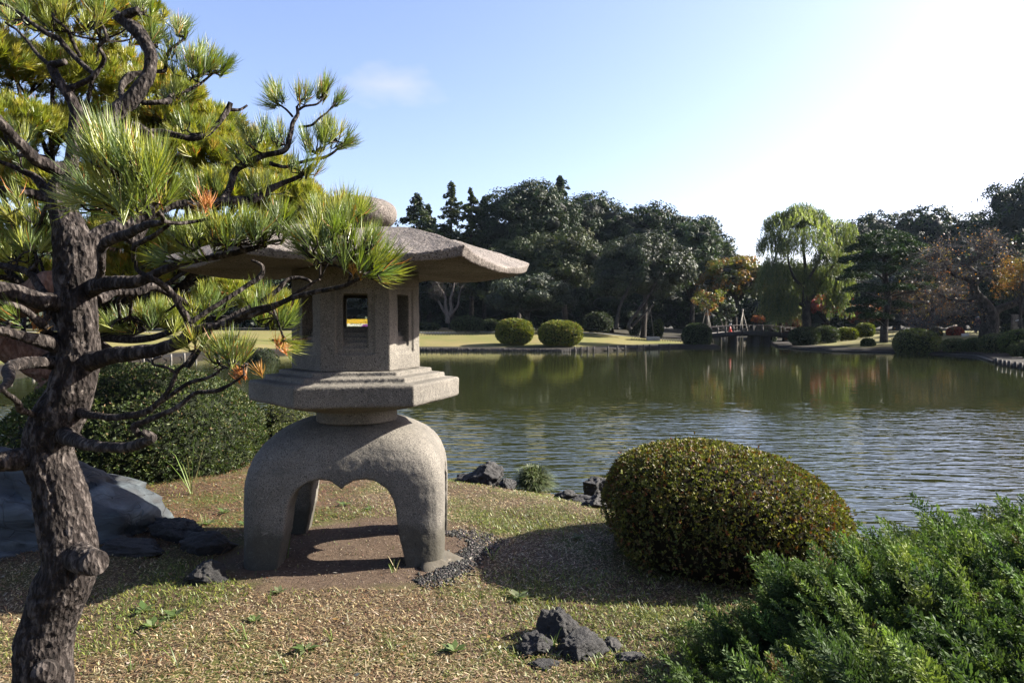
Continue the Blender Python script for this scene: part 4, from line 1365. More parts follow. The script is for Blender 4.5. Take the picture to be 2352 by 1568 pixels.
# tufts: region centre, radius, distance, number of shoots, axis lean (screen x, up, depth)
tufts = [
 ('upper_mid', 275, 400, 100, 75, 1.78, 20, (-.25, 1, -.1)), ('upper_mid', 235, 350, 45, 40, 1.8, 6, (-.3, 1, 0)), ('upper_mid', 330, 430, 70, 50, 1.85, 10, (.2, 1, 0)), ('upper_mid', 210, 460, 55, 40, 1.85, 6, (-.9, .4, 0)),
 ('upper_mid', 520, 535, 80, 28, 2.25, 14, (.1, 1, 0)), ('upper_mid', 600, 530, 60, 30, 2.25, 12, (.2, 1, 0)), ('upper_mid', 430, 545, 50, 30, 2.3, 7, (-.3, 1, 0)), ('upper_mid', 650, 500, 25, 30, 2.25, 4, (.2, 1, 0)),
 ('upper_mid', 400, 590, 60, 18, 2.3, 5, (-.8, .3, 0)),
 ('low_right', 790, 560, 80, 45, 2.15, 22, (0, 1, 0)), ('low_right', 860, 590, 45, 30, 2.15, 10, (.5, 1, 0)), ('low_right', 715, 560, 40, 40, 2.15, 9, (-.4, .8, 0)), ('low_right', 760, 510, 50, 28, 2.2, 8, (0, 1, 0)),
 ('low_right', 875, 630, 30, 14, 2.15, 4, (.9, .2, 0)), ('low_right', 800, 475, 45, 22, 2.35, 12, (.1, 1, 0)), ('low_right', 735, 485, 35, 20, 2.4, 7, (-.3, 1, 0)),
 ('low_right', 640, 720, 55, 25, 2.45, 9, (.4, .8, 0)), ('low_right', 600, 690, 50, 22, 2.6, 8, (.1, 1, 0)), ('low_right', 660, 790, 20, 15, 2.4, 3, (.8, -.2, 0)),
 ('main_right', 640, 218, 30, 16, 3.1, 6, (-.35, 1, 0)), ('main_right', 625, 238, 18, 10, 3.1, 3, (-.9, .45, 0)), ('main_right', 690, 222, 28, 14, 3.1, 5, (.05, 1, 0)), ('main_right', 745, 205, 26, 14, 3.1, 6, (.3, 1, 0)),
 ('main_right', 772, 236, 12, 8, 3.1, 3, (.6, .9, 0)), ('main_right', 770, 305, 40, 28, 3.08, 12, (.3, 1, 0)), ('main_right', 790, 325, 20, 14, 3.08, 4, (.8, .6, 0)), ('main_right', 720, 330, 40, 25, 3.05, 9, (-.1, 1, 0)),
 ('main_right', 590, 305, 40, 25, 3.0, 8, (-.25, 1, 0)), ('main_right', 650, 315, 30, 22, 3.0, 6, (0, 1, 0)), ('main_right', 700, 385, 45, 18, 3.0, 7, (.3, .9, 0)), ('main_right', 560, 350, 35, 30, 2.95, 6, (-.6, .8, 0)),
 ('main_right', 610, 430, 60, 25, 3.0, 8, (0, 1, 0)), ('main_right', 460, 430, 60, 30, 2.85, 8, (-.1, 1, 0)),
 ('curved', 415, 70, 22, 22, 2.92, 6, (0, 1, 0)), ('curved', 385, 120, 25, 25, 2.92, 5, (-.2, 1, 0)), ('curved', 460, 135, 35, 28, 2.92, 10, (.2, 1, 0)), ('curved', 500, 150, 22, 20, 2.95, 7, (.6, .9, 0)), ('curved', 430, 160, 35, 22, 2.9, 6, (0, 1, 0)),
 ('curved', 345, 85, 25, 22, 2.85, 4, (.3, 1, 0)), ('curved', 400, 210, 35, 22, 2.85, 5, (.1, 1, 0)), ('curved', 340, 20, 30, 20, 2.85, 4, (.2, 1, 0)),
 ('stub', 440, 285, 45, 25, 2.9, 4, (0, 1, 0)),
 ('leader', 215, 30, 40, 26, 2.55, 5, (.2, 1, 0)), ('leader', 120, 30, 40, 26, 2.55, 5, (0, 1, 0)), ('leader', 40, 30, 30, 20, 2.65, 4, (-.4, 1, 0)),
 ('grey', 470, 700, 60, 24, 3.0, 9, (.1, 1, 0)), ('grey', 400, 735, 60, 20, 3.0, 9, (0, 1, 0)), ('grey', 300, 735, 55, 25, 3.0, 12, (-.35, 1, 0)), ('grey', 350, 720, 50, 25, 3.0, 9, (-.1, 1, 0)), ('grey', 265, 750, 30, 14, 3.0, 6, (-1, .5, 0)),
 ('low_pale', 540, 800, 35, 22, 2.3, 6, (.1, 1, 0)), ('low_pale', 500, 820, 40, 20, 2.3, 5, (-.5, .9, 0)), ('lowest', 560, 820, 30, 20, 2.15, 3, (.5, 1, 0)), ('low_pale', 450, 790, 25, 16, 2.36, 3, (-.2, 1, 0)),
 ('left_high', 30, 330, 60, 40, 2.5, 4, (-.2, 1, 0)), ('left_high', 40, 480, 60, 30, 2.55, 6, (-.3, 1, 0)), ('left_high', 80, 520, 40, 25, 2.6, 4, (.2, 1, 0)),
 ('left_mid', 45, 570, 50, 25, 2.6, 7, (-.2, 1, 0)), ('left_mid', 100, 560, 30, 20, 2.6, 4, (.3, 1, 0)),
 ('left_low', 25, 720, 35, 14, 2.38, 3, (-.5, .9, 0)),
]
rg = np.random.default_rng(77)
shoots = {k: ([], []) for k in limbs}
NL = {k: [] for k in limbs}
for key, x, y, rxp, ryp, Z, ns_, lean in tufts:
    ns_ = int(ns_ * 1.55)
    # two or three sub-branches fork from the limb into each tuft
    lp = limb_pts[key]
    cen = P(x, y + ryp * .7, Z)
    dist = np.linalg.norm((lp[:, :3] - cen) * np.array([1, 1, 1]), axis=1)
    k0 = lp[np.argmin(dist + (lp[:, 2] > cen[2]) * .04)]
    mb = limb_objs[key]
    hub = k0[:3] * .35 + cen * .65
    rad0 = max(.0035, min(k0[3] * .6, .009))
    add_tube(mb, catmull(np.array([[*k0[:3], rad0], [*((k0[:3] + hub) / 2 + rg.normal(0, .008, 3)), rad0 * .85], [*hub, rad0 * .7]]), .02), 7)
    for _ in range(ns_):
        a = rg.uniform(0, 2 * math.pi); q = math.sqrt(rg.random())
        tx, ty = x + rxp * q * math.cos(a), y + ryp * q * math.sin(a)
        tp = P(tx, ty, Z + rg.normal(0, .06)); NL[key].append(.112 if Z < 1.95 else (.098 if key == 'main_right' else .088))
        ax = np.array([lean[0], lean[2], lean[1]]) + np.array([math.cos(a) * q * .45, rg.normal(0, .35), -math.sin(a) * q * .2])
        ax = norm(ax)
        m = (hub + tp) / 2 - np.array([0, 0, .012]) + rg.normal(0, .006, 3)
        bp = tp - ax * .03
        add_tube(mb, catmull(np.array([[*hub, rad0 * .6], [*m, .003], [*bp, .0026], [*(tp), .0022]]), .02), 5)
        shoots[key][0].append(tp); shoots[key][1].append(ax)
PC = [(.25, .31, .045), (.36, .38, .06), (.18, .25, .045), (.15, .22, .06)]
for key, mb in limb_objs.items():
    lo = mb.build('limb', M['bark'], pine, True)
    if shoots[key][0]:
        pos, ax = np.array(shoots[key][0]), np.array(shoots[key][1])
        v, q, t, c = needle_mesh(pos, ax, 30 if key == 'main_right' else 40, np.array(NL[key]), .0019, PC, rg, (.04, .66 if key == 'main_right' else .8), .02)
        if key == 'lowest' or key == 'low_pale':
            pass
        nd = obj('needles', v, [q, t], M['pine'], None, c)
        nd.parent = lo

# browned needle clusters hanging among the green ones
for key, x, y, Z, ns_, L_ in [('upper_mid', 462, 470, 2.2, 4, .075), ('low_right', 660, 795, 2.35, 3, .06), ('lowest', 545, 862, 2.15, 4, .05), ('lowest', 600, 850, 2.15, 2, .05), ('left_low', 85, 742, 2.5, 3, .06), ('low_right', 830, 620, 2.15, 2, .06)]:
    pos = np.array([P(x + rg.normal(0, 10), y + rg.normal(0, 6), Z) for _ in range(ns_)])
    ax = norm(np.array([0, 0, 1.0]) + rg.normal(0, .5, (ns_, 3)))
    v, q, t, c = needle_mesh(pos, ax, 22, L_, .002, [(.6, .22, .06), (.5, .28, .08)], rg, (.1, .9), 0)
    nd = obj('dead_needles', v, [q, t], M['pine'], None, c)
    nd.parent = [o_ for o_ in pine.children if o_.name.startswith('limb')][list(limb_objs).index(key)]

# further pine behind ----------------------------------------------------
bp = thing('pine_tree', (-5.3, 7.6, 0), 'broad yellow green pine filling the upper left behind the gnarled one', 'tree')
lob = [(20, 40, 120), (120, -10, 120), (230, 20, 110), (310, 10, 62), (60, 150, 110), (170, 150, 110), (280, 150, 100), (380, 190, 80), (430, 250, 72), (20, 260, 110), (120, 290, 110), (230, 270, 110), (340, 280, 100), (470, 300, 80), (530, 350, 80),
       (40, 400, 110), (160, 420, 110), (290, 400, 110), (410, 400, 110), (520, 440, 100), (610, 430, 80), (660, 470, 65), (90, 520, 110), (220, 530, 110), (350, 530, 110), (470, 530, 100), (580, 540, 90), (670, 550, 60),
       (60, 620, 90), (300, 610, 80), (430, 600, 80), (-60, 350, 120), (-80, 100, 140), (-80, 560, 110), (620, 690, 60), (250, 660, 50), (520, 660, 60),
       (560, 320, 75), (600, 370, 80), (640, 410, 75), (690, 445, 50), (490, 265, 62), (450, 340, 95), (540, 420, 95), (700, 500, 60), (400, 260, 80), (330, 200, 90)]
rg = np.random.default_rng(31)
SP, SA = [], []
mb = MB()
cen_tr = np.array([-4.9, 7.9, 1.3])
for x, y, r in lob:
    Z = rg.uniform(6.6, 8.2)
    c = P(x, y + r * .35, Z)
    rw = r * Z / 1568
    n_ = int(190 * (r / 100) ** 2) + 14
    d = norm(rg.normal(size=(n_ * 3, 3)))
    d = d[(d[:, 2] > -.12)][:n_]
    pos = c + d * np.array([rw * 1.1, rw * 1.0, rw * .62]) * rg.uniform(.75, 1.05, (len(d), 1))
    SP.append(pos); SA.append(norm(d * .7 + np.array([0, 0, .8]) + rg.normal(0, .3, d.shape)))
    m = (cen_tr + c) / 2 + rg.normal(0, .2, 3) - np.array([0, 0, .2])
    add_tube(mb, catmull(np.array([[*cen_tr, .05], [*m, .035], [*(c - np.array([0, 0, rw * .3])), .014]]), .12), 7)
    for k in range(5):
        e = pos[rg.integers(len(pos))]
        s0 = c - np.array([0, 0, rw * .3])
        add_tube(mb, catmull(np.array([[*s0, .012], [*((s0 + e) / 2 - np.array([0, 0, .05])), .009], [*e, .004]]), .08), 5)
mb.build('limb', M['bark'], bp, True)
mb = MB()
t0 = P(-60, 760, 7.4); t1 = P(60, 690, 7.0); t2 = P(112, 662, 6.6)
bark_tube(mb, np.array([[-5.6, 7.8, -.1, .2], [-5.3, 7.8, .6, .17], [-5.0, 7.85, 1.1, .15], [-4.8, 7.9, 1.7, .12], [-4.6, 7.9, 2.6, .08]]), 32, .03, .015, 20)
mb.build('trunk', M['bark_red'], bp, True)
mb = MB()
bark_tube(mb, np.array([[-5.25, 7.8, .9, .16], [*(t0 + [0, 0, .1]), .155], [*t1, .155], [*t2, .15], [*P(125, 656, 6.45), .13]]), 32, .03, .012, 20)
mb.build('sawn_limb', M['bark_red'], bp, True)
v, q, t, c = needle_mesh(np.vstack(SP), np.vstack(SA), 44, .12, .0052, [(.3, .33, .04), (.42, .41, .06), (.2, .25, .04), (.42, .32, .05)], rg, (.08, .95), .02, [4, 3, 3, .5])
obj('needles', v, [q, t], M['pine'], bp, c)

# ------------------------------------------------------------------ far trees
def crown_mesh(lobes, sub_n, sub_r, per, leaf, cols, w, rg, mat, parent, flat=.75, hang=0, core=(.012, .018, .008), corek=.66, aspect=.6, upbias=.15, name='crown'):
    V, F, Cc = [], [], []
    cen = np.array([l[0] for l in lobes]); rad_ = np.array([l[1] for l in lobes])
    mbx = MB()
    tot = np.array([r_[0] * r_[2] + r_[0] * r_[1] for r_ in rad_]); tot = tot / tot.sum()
    for (c, r_), fr_ in zip(lobes, tot):
        c = np.array(c); r_ = np.array(r_)
        ns_ = max(4, int(sub_n * fr_))
        d = norm(rg.normal(size=(ns_ * 3, 3)) + np.array([0, 0, upbias]))
        d = d[d[:, 2] > -.55][:ns_]
        sc = c + d * r_ * rg.uniform(.82, 1.04, (len(d), 1))
        # drop clumps buried in another lobe
        ins = np.zeros(len(sc), bool)
        for c2, r2 in zip(cen, rad_):
            if np.allclose(c2, c): continue
            ins |= (((sc - c2) / (r2 * .86)) ** 2).sum(1) < 1
        sc = sc[~ins]; d = d[~ins]
        m = len(sc)
        if m:
            srr = sub_r * rg.uniform(.6, 1.3, m)
            e = norm(rg.normal(size=(m * per, 3)) + np.repeat(d, per, axis=0) * .5 + np.array([0, 0, .25]))
            q = rg.uniform(.45, 1.05, (m * per, 1))
            pos = np.repeat(sc, per, axis=0) + e * q * np.repeat(srr, per)[:, None] * np.array([1, 1, flat])
            nrm = norm(e + rg.normal(0, .33, e.shape))
            up = norm(np.cross(nrm, rg.normal(size=e.shape)) + np.array([0, 0, -hang]))
            l = leaf * rg.uniform(.6, 1.3, m * per)
            col = np.repeat(palette(m, cols, w, .16, rg), per, axis=0) * rg.uniform(.8, 1.2, (m * per, 1))
            v, f, cc = leaf_quads(pos, nrm, up, l, l * aspect, col)
            mbx.add(v, f, cc)
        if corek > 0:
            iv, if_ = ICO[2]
            mbx.add(c + iv * r_ * (corek * (1 + .12 * fbm(iv * 2.5 + c[0], 2)))[:, None], if_, np.array(core) * .6)  # dark solid hull per lobe, added to block light through the crown
    return mbx.build(name, mat, parent)

def auto_lobes(c, r, n, rg, lr=(.32, .5), flat=.8, low=-.35):
    c = np.array(c); r = np.array(r)
    out = [(c, r * .68)]
    for k in range(n):
        a = k * 2.399 + rg.normal(0, .25)
        z = 1 - (k + .5) / n * (1 - low)
        s = math.sqrt(max(0, 1 - z * z))
        d = np.array([s * math.cos(a), s * math.sin(a), z])
        q = rg.uniform(*lr)
        rr = np.array([q * r[0], q * r[1], q * r[2] * flat])
        out.append((c + d * (r - rr * .9), rr))
    return out

def trunk_limbs(base, top, r0, lobes, rg, parent, mat, nl=8, bend=.3, sides=10):
    mb = MB()
    base = np.array(base, float); top = np.array(top, float)
    m = (base + top) / 2 + rg.normal(0, bend, 3) * np.array([1, 1, 0])
    pt = catmull(np.array([[*base, r0 * 1.25], [*(base * .75 + m * .25), r0], [*m, r0 * .75], [*top, r0 * .3]]), .4)
    add_tube(mb, pt, sides)
    k = 0
    for c, r_ in lobes[:nl]:
        s0 = pt[int(len(pt) * rg.uniform(.35, .8))]
        e = np.array(c)
        mid = (s0[:3] + e) / 2 + rg.normal(0, bend, 3)
        add_tube(mb, catmull(np.array([[*s0[:3], s0[3] * .6], [*mid, s0[3] * .4], [*e, s0[3] * .15]]), .5), 6)
    mb.build('trunk', mat, parent, True)

def px_tree(x, ytop, ybot, hw, Z, label, cols, w, name='broadleaf_tree', n=9, sub_n=170, per=34, leaf=None, sub_r=None, seed=0, ybase=None, mat='leaf_far', core=(.012, .018, .008),
            group=None, depth=.8, flat=.8, corek=.66, lr=(.32, .5), hang=0, trunkmat='bark_far', tr=None, aspect=.6, cat='tree', low=-.35):
    rg = np.random.default_rng(seed + 500)
    t, b = P(x, ytop, Z), P(x, ybot, Z)
    hwm = hw * Z / 1568
    c = (t + b) / 2
    r = np.array([hwm, hwm * depth, (t[2] - b[2]) / 2])
    g = hz(c[0], Z)
    root = thing(name, (c[0], Z, g), label, cat, group)
    if cols is DK: r = r * np.array([1.16, 1.16, 1.0])
    lobes = auto_lobes(c, r, n, rg, lr, flat, low)
    lf = leaf or Z * .0037
    sub_n = int(sub_n * 1.6)
    per = int(per * 1.45)
    sr = sub_r or max(r) * .17
    crown_mesh(lobes, sub_n, sr, per, lf, cols, w, rg, M[mat], root, flat=.75, core=core, corek=corek, hang=hang, aspect=aspect)
    trunk_limbs((c[0], Z, g - .1), (c[0], Z, c[2] + r[2] * .3), tr or hwm * .07, lobes[1:], rg, root, M[trunkmat])
    return root

DK = [(.026, .045, .018), (.038, .06, .022), (.019, .033, .015), (.052, .072, .025)]
MD = [(.045, .065, .02), (.066, .088, .026), (.03, .045, .017), (.085, .10, .034)]
LT = [(.06, .085, .03), (.1, .125, .045), (.04, .06, .022)]
GR = [(.042, .056, .034), (.07, .085, .052), (.03, .04, .025), (.105, .12, .08)]
W4 = [4, 2, 3, 1]

def conifer(x, ytop, ybot, hw, Z, label, seed, cols=DK, dens=1.0, lean=0):
    rg = np.random.default_rng(seed + 900)
    t, b = P(x, ytop, Z), P(x, ybot, Z)
    R0 = hw * 1.6 * Z / 1568
    g = hz(t[0], Z)
    root = thing('conifer_tree', (t[0], Z, g), label, 'tree')
    mb = MB()
    add_tube(mb, np.array([[t[0], Z, g - .1, R0 * .08], [t[0], Z, (g + t[2]) / 2, R0 * .055], [t[0] + lean, Z, t[2], .03]]), 8)
    H = t[2] - b[2]
    PP, DD, CC = [], [], []
    nb = int(150 * dens)
    for k in range(nb):
        s = (k + rg.random()) / nb
        z = t[2] - H * s
        rl = R0 * (.05 + .95 * s ** .78) * rg.uniform(.42, 1.15) * (1 + .22 * math.sin(s * 26 + seed))
        a = rg.uniform(0, 6.283)
        d = np.array([math.cos(a), math.sin(a), 0])
        o = np.array([t[0] + lean * (1 - s), Z, z])
        e = o + d * rl + np.array([0, 0, rl * rg.uniform(-.28, .1)])
        m = (o + e) / 2 + np.array([0, 0, rl * .08])
        if s > .05: add_tube(mb, np.array([[*o, .05], [*m, .035], [*e, .012]]), 4)
        cnt = int(22 + 64 * rl / R0)
        q = rg.random(cnt) ** .7
        base = o + (e - o) * q[:, None] + np.array([0, 0, rl * .08]) * (4 * q * (1 - q))[:, None]
        sdv = np.cross(d, [0, 0, 1])
        wv = rl * .30 * (1.1 - q)[:, None] + .12
        pos = base + sdv * rg.uniform(-1, 1, (cnt, 1)) * wv + np.array([0, 0, 1]) * rg.normal(-.05, .06, (cnt, 1)) * R0 * .5
        PP.append(pos)
        DD.append(norm(d * .8 + sdv * rg.normal(0, .7, (cnt, 1)) + np.array([0, 0, -.35]) + rg.normal(0, .3, (cnt, 3))))
        CC.append(np.repeat(palette(1, cols, None, .2, rg), cnt, axis=0) * rg.uniform(.75, 1.25, (cnt, 1)))
    PP, DD, CC = map(np.vstack, (PP, DD, CC))
    l = Z * .0052 * rg.uniform(.6, 1.3, len(PP))
    v, f, cc = leaf_quads(PP, norm(rg.normal(size=PP.shape) + np.array([0, 0, .5])), DD, l, l * .5, CC)
    mb.build('trunk', M['bark_far'], root, True)
    obj('crown', v, f, M['leaf_far'], root, cc)
    return root

conifer(958, 447, 660, 62, 98, 'dark conifer nearest the lantern roof on the skyline', 1, DK)
conifer(1036, 420, 680, 50, 96, 'tall open conifer left of centre standing highest of its row', 2, MD, .8)
conifer(1082, 434, 680, 44, 94, 'slim conifer third from the lantern roof', 3, MD, .9)
conifer(1112, 452, 660, 40, 98, 'short dark conifer touching the great round camphor', 4, DK)
conifer(1284, 404, 620, 52, 118, 'pointed conifer rising behind the great round tree', 5, DK)
conifer(985, 470, 680, 45, 100, 'dark conifer second from the lantern roof', 6, DK)

px_tree(1212, 420, 640, 100, 96, 'great round evergreen with the highest dome left of centre', DK, W4, n=16, sub_n=420, per=34, seed=1, lr=(.26, .42))
px_tree(1350, 446, 640, 95, 106, 'dark evergreen right of the highest dome', DK, W4, n=13, sub_n=300, seed=2)
px_tree(1485, 470, 660, 92, 104, 'dark evergreen with a broad crown in the middle of the skyline', DK, W4, n=13, sub_n=300, seed=3)
px_tree(1590, 495, 680, 75, 108, 'dark evergreen whose crown steps down to the gap in the skyline', DK, W4, n=11, sub_n=260, seed=4)
px_tree(1655, 560, 700, 48, 106, 'lowest dark evergreen at the gap of sky', DK, W4, n=8, sub_n=150, seed=5)
px_tree(1190, 545, 700, 85, 90, 'mid height evergreen under the great round tree', MD, W4, n=10, sub_n=220, seed=6)
px_tree(1300, 530, 720, 105, 86, 'layered olive evergreen in front of the dark skyline', [(.055, .07, .025), (.085, .095, .035), (.035, .05, .02)], None, n=13, sub_n=330, per=34, seed=7, flat=.55)
# feathery leaning pine on the right slope
px_tree(1590, 510, 720, 88, 92, 'feathery sloping pine in front of the dark trees', [(.055, .085, .04), (.09, .12, .055), (.04, .06, .03)], None, n=14, sub_n=260, per=34, seed=8, flat=.4, aspect=.3, leaf=.55, lr=(.3, .5))
px_tree(1478, 540, 735, 112, 76, 'spreading evergreen on the far lawn with two dark trunks', GR, W4, n=18, sub_n=420, per=34, seed=9, lr=(.22, .38), corek=.62, tr=.32)
px_tree(1218, 638, 742, 98, 74, 'low grey green umbrella shaped tree behind the clipped domes', GR, W4, n=16, sub_n=380, per=34, seed=10, lr=(.2, .34), flat=.7, corek=.7)
px_tree(1080, 600, 790, 110, 104, 'dark understorey evergreen behind the bare tree', DK, W4, n=12, sub_n=240, seed=11)
px_tree(950, 590, 790, 120, 104, 'dark understorey evergreen seen through the lantern window', DK, W4, n=12, sub_n=240, seed=12)
px_tree(1400, 620, 800, 130, 100, 'dark understorey tree behind the spreading evergreen', DK, W4, n=12, sub_n=240, seed=13)
px_tree(1590, 640, 800, 110, 98, 'dark understorey tree left of the orange maple', DK, W4, n=12, sub_n=240, seed=14)
px_tree(1260, 640, 800, 110, 102, 'dark understorey tree behind the umbrella shaped tree', DK, W4, n=12, sub_n=200, seed=15)
px_tree(800, 560, 790, 150, 100, 'dark evergreen hidden behind the lantern roof', DK, W4, n=12, sub_n=240, seed=16)
px_tree(620, 560, 790, 150, 95, 'dark evergreen glimpsed behind the pine limbs', DK, W4, n=12, sub_n=240, seed=17)
px_tree(690, 412, 700, 62, 60, 'russet leaved tree glimpsed between pine branches above the lantern roof', [(.16, .07, .05), (.1, .05, .035), (.2, .1, .06)], None, n=10, sub_n=200, seed=18, corek=.6)
px_tree(400, 600, 770, 160, 80, 'far evergreen low behind the pine limbs', DK, W4, n=12, sub_n=200, seed=19)
px_tree(120, 560, 770, 160, 75, 'far evergreen behind the pine trunk', DK, W4, n=12, sub_n=200, seed=20)
px_tree(-120, 500, 770, 180, 75, 'far evergreen at the left edge', DK, W4, n=12, sub_n=160, seed=21)
# right hand background
px_tree(2000, 490, 700, 72, 120, 'dark tree just right of the willow on the skyline', DK, W4, n=10, sub_n=240, seed=22)
px_tree(2112, 474, 700, 82, 120, 'dark domed tree behind the layered pine', DK, W4, n=11, sub_n=260, seed=23)
px_tree(2210, 492, 700, 70, 118, 'dark flat topped tree right of the dome behind the pine', DK, W4, n=10, sub_n=220, seed=24)
px_tree(2345, 408, 700, 92, 100, 'tall dark tree at the right edge of the picture', DK, W4, n=13, sub_n=340, seed=25)
px_tree(2480, 440, 740, 100, 95, 'dark tree just outside the right edge', DK, W4, n=10, sub_n=160, seed=26)
for k, (x, yt, hw) in enumerate([(1900, 600, 110), (2060, 600, 120), (2210, 610, 120), (2350, 620, 120), (1760, 620, 90)]):
    px_tree(x, yt, 800, hw, 100, ['dark wood edge behind the willow trunk', 'dark wood edge behind the layered pine', 'dark wood edge behind the leaning bare trunk', 'dark wood edge at the right behind the signpost',
            'dark wood edge behind the bridge'][k], DK, W4, n=10, sub_n=190, seed=27 + k)
for k, (X_, Y_, h_, w_) in enumerate([(47, 50, 12, 5), (53, 60, 13, 5.5), (60, 71, 14, 6)]):  # out-of-view trees added to cast shade over the right bank
    rgk = np.random.default_rng(800 + k)
    gk = hz(X_, Y_)
    rt = thing('broadleaf_tree', (X_, Y_, gk), ['tall dark tree beyond the right edge shading the old cherry', 'tall dark tree beyond the right edge shading the layered pine', 'tall dark tree beyond the right edge shading the bridge bank',
               'second row dark tree beyond the right edge by the cherry', 'nearest dark tree beyond the right edge by the right bank', 'second row dark tree beyond the right edge by the bridge'][k], 'tree')
    lbk = auto_lobes((X_, Y_, gk + h_ * .58), (w_, w_, h_ * .42), 9, rgk)
    crown_mesh(lbk, 260, 1.2, 24, .45, DK, W4, rgk, M['leaf_far'], rt)
    trunk_limbs((X_, Y_, gk - .1), (X_, Y_, gk + h_ * .7), .4, lbk[1:], rgk, rt, M['bark_far'])
# unbroken wood far behind everything
rgw = np.random.default_rng(444)
wl = []
for a_ in np.arange(-47, 47, 1.15):
    for lev in ((0, 1, 2, 3) if -13 < a_ < 13 else ((0, 1, 2) if a_ > 26 else (0, 1))):
        D_ = 132 + rgw.uniform(-4, 6) + 4 * lev
        xx, yy = D_ * math.sin(R(a_ + .5 * lev)), D_ * math.cos(R(a_ + .5 * lev))
        hh_ = rgw.uniform(3.0, 4.4) + 4.2 * lev
        wl.append((np.array([xx, yy, hh_]), np.array([3.4, 2.6, 3.6 + .6 * rgw.random()])))
wood = crown_mesh(wl, 12500, 1.3, 14, .8, DK, W4, rgw, M['leaf_far'], None, corek=.85, name='distant_wood')
tag(wood, 'dark far wood closing the view behind the separate trees', 'wood', kind='stuff')

# autumn trees
OR = [(.28, .14, .035), (.18, .13, .03), (.11, .12, .03), (.36, .17, .045)]
px_tree(1690, 592, 720, 84, 84, 'maple turning orange left of the willow', OR, [2, 3, 5, 1], name='maple_tree', n=15, sub_n=320, per=30, seed=40, lr=(.25, .4), corek=.55, mat='leaf_thin', core=(.03, .03, .012), flat=.6)
px_tree(1800, 690, 745, 44, 80, 'yellow green maple behind the bridge', [(.2, .22, .04), (.28, .26, .05)], None, name='maple_tree', n=9, sub_n=160, per=28, seed=41, corek=.5, mat='leaf_thin', core=(.05, .06, .02), flat=.6)
px_tree(1905, 678, 735, 58, 84, 'crimson maple right of the willow trunk', [(.35, .03, .05), (.22, .03, .035), (.4, .08, .06)], None, name='maple_tree', n=10, sub_n=170, per=28, seed=42, corek=.5, mat='leaf_thin', core=(.06, .015, .015), flat=.5)
px_tree(1985, 700, 756, 48, 80, 'dull red maple behind the layered pine', [(.2, .05, .035), (.13, .07, .035), (.3, .1, .05)], None, name='maple_tree', n=9, sub_n=130, per=28, seed=43, corek=.5, mat='leaf_thin', core=(.05, .02, .015), flat=.5)
px_tree(2110, 650, 750, 80, 84, 'brown leaved tree between the pine and the bare cherry', [(.13, .08, .045), (.2, .09, .04), (.08, .07, .03)], None, name='maple_tree', n=11, sub_n=170, per=26, seed=44, corek=.4, mat='leaf_thin', core=(.03, .02, .015))
px_tree(2350, 590, 720, 60, 52, 'orange leaved cherry at the right edge', [(.26, .13, .04), (.16, .12, .04), (.34, .15, .05)], None, name='cherry_tree', n=10, sub_n=200, per=16, seed=45, corek=0, mat='leaf_thin', leaf=.14, sub_r=.5)

